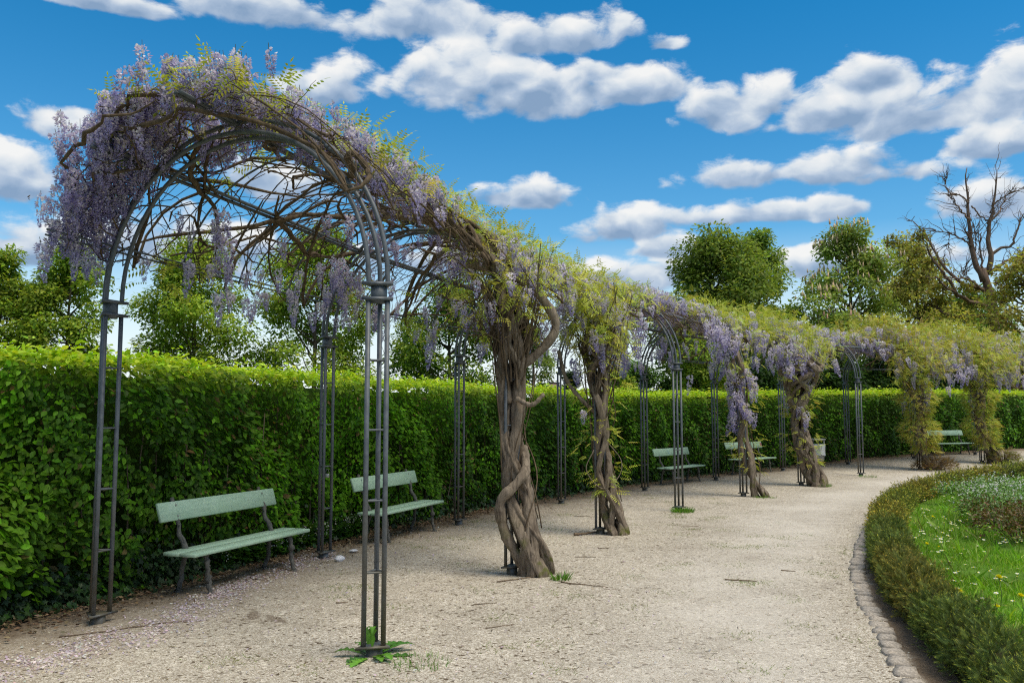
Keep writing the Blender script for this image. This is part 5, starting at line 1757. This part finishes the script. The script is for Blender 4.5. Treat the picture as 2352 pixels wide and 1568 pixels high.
# ------------------------------------------------------------------ trees beyond the hedge
def tree(name, label, x, y, top, hw, bottom, n, leaf, pal, seed, trunk_r=.12, nclump=46, clump=.40, group='trees beyond the hedge', lean=0.0, pointed=.0, candles=0, depth=1.0):
    rg_ = np.random.default_rng(seed)
    n = int(n * 1.9)
    clump *= 1.15
    pal = np.array(pal) * 1.75
    z0 = float(zg(y)) - .05
    root = tag(empty(name, (x, y, z0)), label, 'tree', group)
    H_ = top - z0 - hw * clump * .62
    cb = bottom - z0
    mb = MB()
    m = 9
    zz_ = np.linspace(0, H_ * .93, m)
    ax = np.cumsum(rg_.normal(0, .025 * H_ / 8, m)) + lean * zz_
    ay = np.cumsum(rg_.normal(0, .025 * H_ / 8, m))
    trunk = np.c_[ax - ax[0], ay - ay[0], zz_]
    mb.tube(trunk, np.linspace(trunk_r, trunk_r * .16, m), 8)
    cen, rad_ = [], []
    for c_i in range(nclump):
        zc = cb + (H_ - cb) * (c_i + rg_.uniform(0, 1)) / nclump
        v = (zc - cb) / (H_ - cb)
        prof_ = max(.18, math.sin(math.pi * min(1, .12 + .88 * v) ** (1.0 + pointed)) ** .65) * (1 - pointed * .55 * v)
        a = rg_.uniform(0, 6.28)
        r_ = hw * prof_ * rg_.uniform(.15, 1.0) ** .55 * rg_.uniform(.8, 1.12)
        tx = np.interp(zc, zz_, trunk[:, 0]), np.interp(zc, zz_, trunk[:, 1])
        p_ = np.array((tx[0] + math.cos(a) * r_, tx[1] + math.sin(a) * r_ * depth, zc))
        zs_ = max(cb * .6, zc - r_ * rg_.uniform(.5, 1.1))
        st = np.array((np.interp(zs_, zz_, trunk[:, 0]), np.interp(zs_, zz_, trunk[:, 1]), zs_))
        mid = (st + p_) / 2 + np.array((0, 0, -.05 * r_)) + rg_.normal(0, .05 * hw, 3)
        if np.linalg.norm(p_ - st) > .15:
            mb.tube(smooth_path([st, mid, p_], 7), np.linspace(trunk_r * .3, trunk_r * .06, 7), 5, cap=False)
        cen.append(p_)
        rad_.append(hw * clump * rg_.uniform(.6, 1.25))
    link('trunk', mb.mesh('trunk', M_TREE, True), root)
    cen, rad_ = np.array(cen), np.array(rad_)
    w_ = rad_ ** 2
    cl = rg_.choice(nclump, n, p=w_ / w_.sum())
    d_ = unit(n, rg_) * (rg_.uniform(0, 1, n) ** .45)[:, None]
    P = cen[cl] + d_ * rad_[cl][:, None] * np.array((1.05, 1.05, .72))
    fw = d_ * np.array((1, 1, .3)) + unit(n, rg_) * .7 + np.array((0, 0, -.35))
    nr = np.array((0, 0, 1.)) + d_ * .6 + unit(n, rg_) * .5
    tone = (1 + rg_.normal(0, .16, nclump))[cl][:, None]
    v_, p_, c_ = scatter(LEAF1[0], LEAF1[1], P, rots(fw, nr), leaf * rg_.uniform(.6, 1.25, n), np.clip(pick(pal, n, rg_) * tone, .003, .8))
    tag(link('crown', np_mesh('crown', v_, p_, M_TREELEAF, col=c_), root), kind='stuff')
    if candles:
        k2 = rg_.integers(0, nclump, candles)
        dd_ = unit(candles, rg_)
        dd_[:, 2] = np.abs(dd_[:, 2]) * .7
        P = cen[k2] + dd_ * rad_[k2][:, None] * 1.0
        CND = (np.array([(.16, 0, 0), (-.08, .14, 0), (-.08, -.14, 0), (.2, 0, .35), (-.1, .17, .35), (-.1, -.17, .35), (0, 0, 1.1)]),
               [np.array([(0, 1, 4), (0, 4, 3), (1, 2, 5), (1, 5, 4), (2, 0, 3), (2, 3, 5), (3, 4, 6), (4, 5, 6), (5, 3, 6)])])
        M_ = rots(np.tile((1., 0, 0), (candles, 1)) + unit(candles, rg_) * .2, np.tile((0, 0, 1.), (candles, 1)) + unit(candles, rg_) * .2)
        v_, p_, c_ = scatter(CND[0], CND[1], P, M_, rg_.uniform(.22, .38, candles), pick([(.66, .58, .42), (.60, .50, .36)], candles, rg_))
        tag(link('blossom', np_mesh('blossom', v_, p_, M_PETAL, col=c_), root), kind='stuff')
    return root


def ray(px, Y_):
    return (px - 2048) / 3443 * Y_ * 1.0


def zpx(py, Y_):
    U_ = -(py - 1365.5) / 3443
    return 1.75 + Y_ * (.0867 + U_ * .9962) / (.9962 - U_ * .0867)


LIME = [(.14, .215, .030), (.185, .26, .036), (.10, .165, .026), (.24, .29, .05)]
DARKG = [(.035, .085, .014), (.05, .11, .016), (.028, .065, .014)]
OLIVE = [(.22, .25, .06), (.26, .27, .065), (.18, .21, .055), (.28, .25, .08)]
for (px, Y_, py, hwp, bot, n, pal, lab, sd) in (
        (-20, 25, 985, 170, 1.6, 10500, LIME, 'bushy green tree at the far left edge behind the hedge', 1), (275, 25, 955, 200, 1.5, 14000, LIME, 'green tree behind the first hedge side post', 2),
        (765, 26, 925, 255, 1.5, 17500, LIME, 'green tree seen through the middle of the first arch', 3), (1255, 27, 880, 262, 1.5, 17500, LIME, 'green tree behind the second hedge side post', 4),
        (1800, 27, 1090, 240, 1.7, 12000, DARKG + LIME, 'dark chestnut tree left of the nearest twisted trunk', 5)):
    tree('broadleaf_tree', lab, ray(px, Y_), Y_, zpx(py, Y_), hwp / 3443 * Y_, bot, n, .125, pal, 400 + sd, .10, 64, .30, pointed=.15, depth=.9)
tree('broadleaf_tree', 'tall broad bright green tree above the far canopy', ray(2850, 46), 46, zpx(895, 46), 3.7, 3.2, 19000, .24, [(.10, .155, .03), (.13, .18, .035), (.08, .125, .026), (.16, .20, .05)], 411, .22, 62, .32, pointed=.1)
tree('broadleaf_tree', 'looser tree with drooping branches right of the tall bright green one', ray(3050, 52), 52, zpx(905, 52), 2.5, 3.0, 9000, .24, [(.11, .17, .035), (.14, .20, .045), (.085, .14, .03)], 412, .22, 60, .26)
tree('chestnut_tree', 'chestnut tree dotted with pale blossom candles', ray(3410, 50), 50, zpx(885, 50), 3.2, 2.6, 11500, .24, [(.17, .24, .06), (.21, .26, .075), (.13, .19, .05)], 413, .24, 60, .30, candles=700)
tree('broadleaf_tree', 'dark green tree leaning in right of the blossoming chestnut', ray(3640, 55), 55, zpx(925, 55), 3.0, 6.2, 6500, .23, OLIVE, 414, .22, 40, .32)
tree('broadleaf_tree', 'thin olive tree under the bare tree', ray(3690, 46), 46, zpx(1075, 46), 2.7, 2.4, 3800, .20, OLIVE, 415, .18, 48, .26)
tree('broadleaf_tree', 'brownish olive tree at the right edge of the view', ray(4130, 42), 42, zpx(985, 42), 2.6, 2.2, 6000, .20, OLIVE + [(.12, .09, .04)], 416, .22, 54, .28)
tree('broadleaf_tree', 'mid green tree behind the trunk of the bare tree', ray(3880, 60), 60, zpx(1130, 60), 3.6, 1.5, 9000, .26, [(.07, .15, .02), (.09, .18, .025), (.05, .11, .02)], 417, .2, 44, .34)
tree('round_tree', 'small round bushy tree above the hedge right of the second trunk', ray(2545, 44), 44, zpx(1432, 44), 1.30, 1.6, 9000, .15, [(.05, .10, .03), (.07, .13, .035), (.09, .17, .03)], 418, .1, 40, .42)
tree('round_tree', 'small pointed bushy tree right of the small round one', ray(2680, 44), 44, zpx(1508, 44), .85, 1.4, 4500, .14, [(.05, .10, .03), (.07, .13, .035)], 419, .08, 26, .42, pointed=.3)
tree('broadleaf_tree', 'bright leafy tree just above the hedge behind the fourth hedge side post', ray(2815, 36), 36, zpx(1330, 36), 1.35, 1.6, 7500, .16, LIME, 420, .12, 40, .32)
tree('broadleaf_tree', 'light green leafy tree seen just right of the second twisted trunk', ray(2470, 36), 36, zpx(1330, 36), .62, 1.8, 3200, .14, LIME, 421, .09, 30, .36)
for j, (px, w, py, Y_) in enumerate(((3010, 1.7, 1400, 37), (3290, 1.9, 1380, 38), (3560, 2.2, 1350, 40), (3800, 2.2, 1350, 42))):
    tree('dark_tree', ('dark low tree behind the hedge above the slender trunk', 'dark low tree behind the broad fan-shaped trunk', 'dark low tree right of the broad fan-shaped trunk', 'dark low tree behind the bronze-leaved trunk')[j],
         ray(px, Y_), Y_, zpx(py, Y_), w, 1.2, 8500, .18, [(.022, .052, .012), (.03, .068, .014), (.018, .04, .010)], 430 + j, .12, 46, .36)
tree('yew_tree', 'small dark yew beside the notice board behind the hedge', ray(2285, 33), 33, zpx(1475, 33), .55, 1.4, 4200, .10, [(.014, .03, .010), (.02, .04, .012)], 440, .07, 26, .42)
tree('broadleaf_tree', 'pale feathery tree far behind the nearest twisted trunk', ray(2130, 62), 62, zpx(1290, 62), 2.0, 1.6, 3800, .22, [(.10, .15, .04), (.13, .17, .06)], 441, .14, 44, .26)

# thin bare young trees in the gap
for j, (px, top, ln) in enumerate(((1575, 1255, -.07), (1612, 1330, .02), (1668, 1340, .03))):
    Y_ = 38
    x0, z0 = ray(px, Y_), float(zg(Y_))
    rt = tag(empty('young_tree', (x0, Y_, z0)), ('leaning thin bare young tree in the bright gap behind the nearest front post', 'straight thicker bare young tree in the bright gap', 'thin leafless young tree beside the chestnut in the gap')[j], 'tree', 'bare young trees in the gap')
    mb = MB()
    rg_ = np.random.default_rng(450 + j)
    hh = zpx(top, Y_) - z0
    n = 12
    zz_ = np.linspace(0, hh, n)
    P = np.c_[ln * zz_ + np.cumsum(rg_.normal(0, .02, n)), np.cumsum(rg_.normal(0, .02, n)), zz_]
    mb.tube(P, np.linspace((.07, .11, .06)[j], .02, n), 7)
    for _ in range(14):
        i_ = rg_.integers(3, n - 1)
        d_ = unit(1, rg_)[0] * .6
        d_[2] = abs(d_[2]) + .4
        mb.tube([P[i_], P[i_] + d_ * .5, P[i_] + d_ * 1.0 + (0, 0, .15)], [.018, .012, .005], 4)
    link('trunk', mb.mesh('trunk', M_TREE, True), rt)

# old half-dead tree with bare limbs
Y_ = 45.0
tx0, tz0 = ray(3985, Y_), float(zg(Y_))
bt = tag(empty('bare_tree', (tx0, Y_, tz0)), 'old half dead tree with tall bare limbs at the right', 'tree')
UX = .4465 / 3443 * Y_


def bp(x, y, dy=0.0):                                    # sketch units of the tree's outline -> metres about its foot
    return np.array(((x - 1310) * UX, dy, zpx(600 + y * .4465, Y_) - tz0))


rg_ = np.random.default_rng(77)
mb = MB()
mb.tube(smooth_path([(0, 0, 0), bp(1310, 1500), bp(1300, 1320), bp(1262, 1180), bp(1235, 1060)], 14), np.linspace(.50, .16, 14), 12)
twigs = []
for (pts, r0, r1, dy) in (
        ([(1240, 1180), (1200, 1060), (1160, 900), (1150, 700), (1140, 500), (1140, 330), (1155, 150)], .24, .03, .2), ([(1300, 1120), (1310, 960), (1290, 760), (1330, 560), (1350, 400), (1370, 200)], .22, .03, -.4),
        ([(1150, 860), (1060, 780), (970, 735), (840, 700)], .08, .02, .6), ([(970, 735), (930, 900), (935, 1020)], .03, .015, .6), ([(1270, 1250), (1050, 1180), (930, 1060), (850, 900), (800, 790), (720, 650), (690, 600)], .16, .03, .9),
        ([(1260, 1290), (1080, 1170), (900, 1160)], .12, .05, -.5), ([(1290, 1420), (1000, 1320), (850, 1250), (720, 1160)], .18, .06, -1.0), ([(1000, 1320), (890, 1150), (760, 1030), (690, 930), (620, 790)], .14, .03, -1.0),
        ([(1290, 1480), (950, 1480), (800, 1360), (650, 1280), (480, 1180)], .16, .05, 1.2), ([(1140, 480), (1060, 400), (985, 380), (965, 240)], .07, .02, .4), ([(1140, 640), (1020, 460), (985, 390)], .08, .03, .3),
        ([(1160, 500), (1290, 640), (1330, 560)], .06, .03, -.2), ([(1310, 960), (1400, 880), (1480, 860), (1559, 640), (1640, 560)], .12, .03, -.6), ([(1300, 660), (1420, 560), (1490, 480), (1580, 330)], .09, .02, .8),
        ([(1345, 500), (1450, 420), (1559, 370)], .06, .02, -.8), ([(1240, 1150), (1240, 950), (1250, 800), (1290, 720)], .10, .03, .5), ([(1180, 900), (1190, 700)], .05, .02, .1), ([(1330, 1080), (1450, 1000), (1559, 960), (1700, 900)], .13, .04, .4),
        ([(1330, 1200), (1500, 1090), (1700, 1020)], .14, .05, -.9), ([(1090, 1170), (1085, 1070)], .03, .015, .2), ([(1135, 800), (1095, 740)], .04, .03, 0)):
    n = 16
    P = smooth_path([bp(x, y, dy * (i_ / (len(pts) - 1))) for i_, (x, y) in enumerate(pts)], n)
    P[1:-1] += rg_.normal(0, .03, (n - 2, 3))
    mb.tube(P, np.linspace(r0, r1, n) * .72, 7)
    for _ in range(15):
        i_ = rg_.integers(5, n)
        d_ = (P[i_] - P[i_ - 1]) / np.linalg.norm(P[i_] - P[i_ - 1]) + unit(1, rg_)[0] * .9 + np.array((0, 0, .25))
        L = rg_.uniform(.3, .9)
        m_ = 6
        u_ = np.linspace(0, 1, m_)[:, None]
        Q_ = P[i_] + d_ * u_ * L + np.cumsum(rg_.normal(0, .05, (m_, 3)), axis=0)
        mb.tube(Q_, np.linspace(.022, .006, m_), 4, cap=False)
        if rg_.uniform() < .5:
            mb.tube([Q_[3], Q_[3] + unit(1, rg_)[0] * .35, Q_[3] + unit(1, rg_)[0] * .5 + (0, 0, .1)], [.010, .007, .004], 4, cap=False)
        twigs.append(Q_[-1])
link('trunk', mb.mesh('trunk', bark_mat('bare_bark', (0.085, 0.058, 0.045), (0.27, 0.19, 0.14), None, .5), True), bt)
# some sparse olive leaves on the lower limbs
n = 5200
cen = np.array([bp(x, y, rg_.uniform(-1.2, 1.2)) for x, y in ((620, 800), (690, 900), (480, 800), (760, 1000), (640, 1080), (560, 1180), (700, 1150), (820, 1250), (620, 1280), (900, 1330), (1000, 1250), (480, 1300), (750, 1400), (1150, 1350), (1450, 1180), (1500, 1050), (1560, 960), (1400, 1300), (1500, 1300), (1600, 1150), (1250, 1230))])
cl = rg_.integers(0, len(cen), n)
P = cen[cl] + unit(n, rg_) * (rg_.uniform(0, 1, n) ** .5)[:, None] * np.array((.55, .55, .42))
v_, p_, c_ = scatter(LEAF1[0], LEAF1[1], P, rots(unit(n, rg_), np.array((0, 0, 1.)) + unit(n, rg_) * .6), rg_.uniform(.10, .2, n), pick(OLIVE + [(.14, .11, .04)], n, rg_))
tag(link('crown', np_mesh('crown', v_, p_, M_TREELEAF, col=c_), bt), kind='stuff')

# ------------------------------------------------------------------ notice board and brick building behind the hedge
Y_ = 33.0
nb = tag(empty('notice_board', (ray(2213, Y_), Y_, float(zg(Y_)))), 'small framed notice board showing above the hedge right of the nearest trunk', 'notice board')
zl = zpx(1568, Y_) - float(zg(Y_)) - .25
zh = zpx(1530, Y_) - float(zg(Y_))
mb = MB()
for sx in (-.20, .20):
    mb.box((sx, .04, zh / 2), (.05, .05, zh))
link('post', mb.mesh('post', M_TREE), nb)
mb = MB()
for sx in (-.215, .215):
    mb.box((sx, 0, (zl + zh) / 2), (.04, .03, zh - zl + .04))
for z_ in (zl, zh):
    mb.box((0, 0, z_), (.39, .03, .04))
link('frame', mb.mesh('frame', plain('dark_frame', (.06, .06, .07), .5)), nb)
link('panel', MB().box((0, .008, (zl + zh) / 2), (.388, .01, zh - zl - .042)).mesh('panel', plain('notice_pale', (.42, .28, .24), .6, .3, 0, .35, 9)), nb)

hb = tag(empty('brick_building', (31.5, 52.0, float(zg(52)))), 'low brown brick building half hidden behind the canopy at the right edge', 'building')


def brick_mat():
    m, q = new_mat('brown_brick')
    pos = q.new('ShaderNodeTexCoord').outputs['Object']
    x, y, z = q.sep(pos)
    b = q.new('ShaderNodeTexBrick')
    q.put(b.inputs['Vector'], q.comb(q.m('ADD', x, y), z, 0.0))
    b.inputs['Scale'].default_value = 4.0
    b.inputs['Color1'].default_value = (.20, .11, .08, 1)
    b.inputs['Color2'].default_value = (.27, .16, .11, 1)
    b.inputs['Mortar'].default_value = (.30, .27, .24, 1)
    out(q, bsdf(q, b.outputs['Color'], .9, .1))
    return m


mb = MB()
mb.box((0, 0, 1.75), (8, 6, 3.5))
mb.add([(-4, -3, 3.5), (-4, 3, 3.5), (-4, 0, 5.2), (4, -3, 3.5), (4, 3, 3.5), (4, 0, 5.2)], [np.array([(0, 2, 1), (3, 4, 5)])])
link('wall', mb.mesh('wall', brick_mat()), hb)
mb = MB()
for sy in (-1, 1):
    an = math.atan2(1.7, 3.0)
    mb.box((0, sy * 1.62, 4.40), (8.6, 3.9, .10), Matrix.Rotation(-sy * an, 3, 'X'))
link('roof', mb.mesh('roof', plain('roof_tile', (.16, .09, .07), .8, .2, 0, .3, 3)), hb)
for sx in (-2.4, 0, 2.4):
    f_ = link('window', MB().box((sx, -3.0, 1.9), (1.1, .10, 1.3)).mesh('window', plain('window_frame', (.6, .6, .58), .5)), hb)
    link('pane', MB().box((sx, -3.03, 1.9), (.94, .08, 1.14)).mesh('pane', plain('window_glass', (.04, .05, .06), .08, .6)), f_)
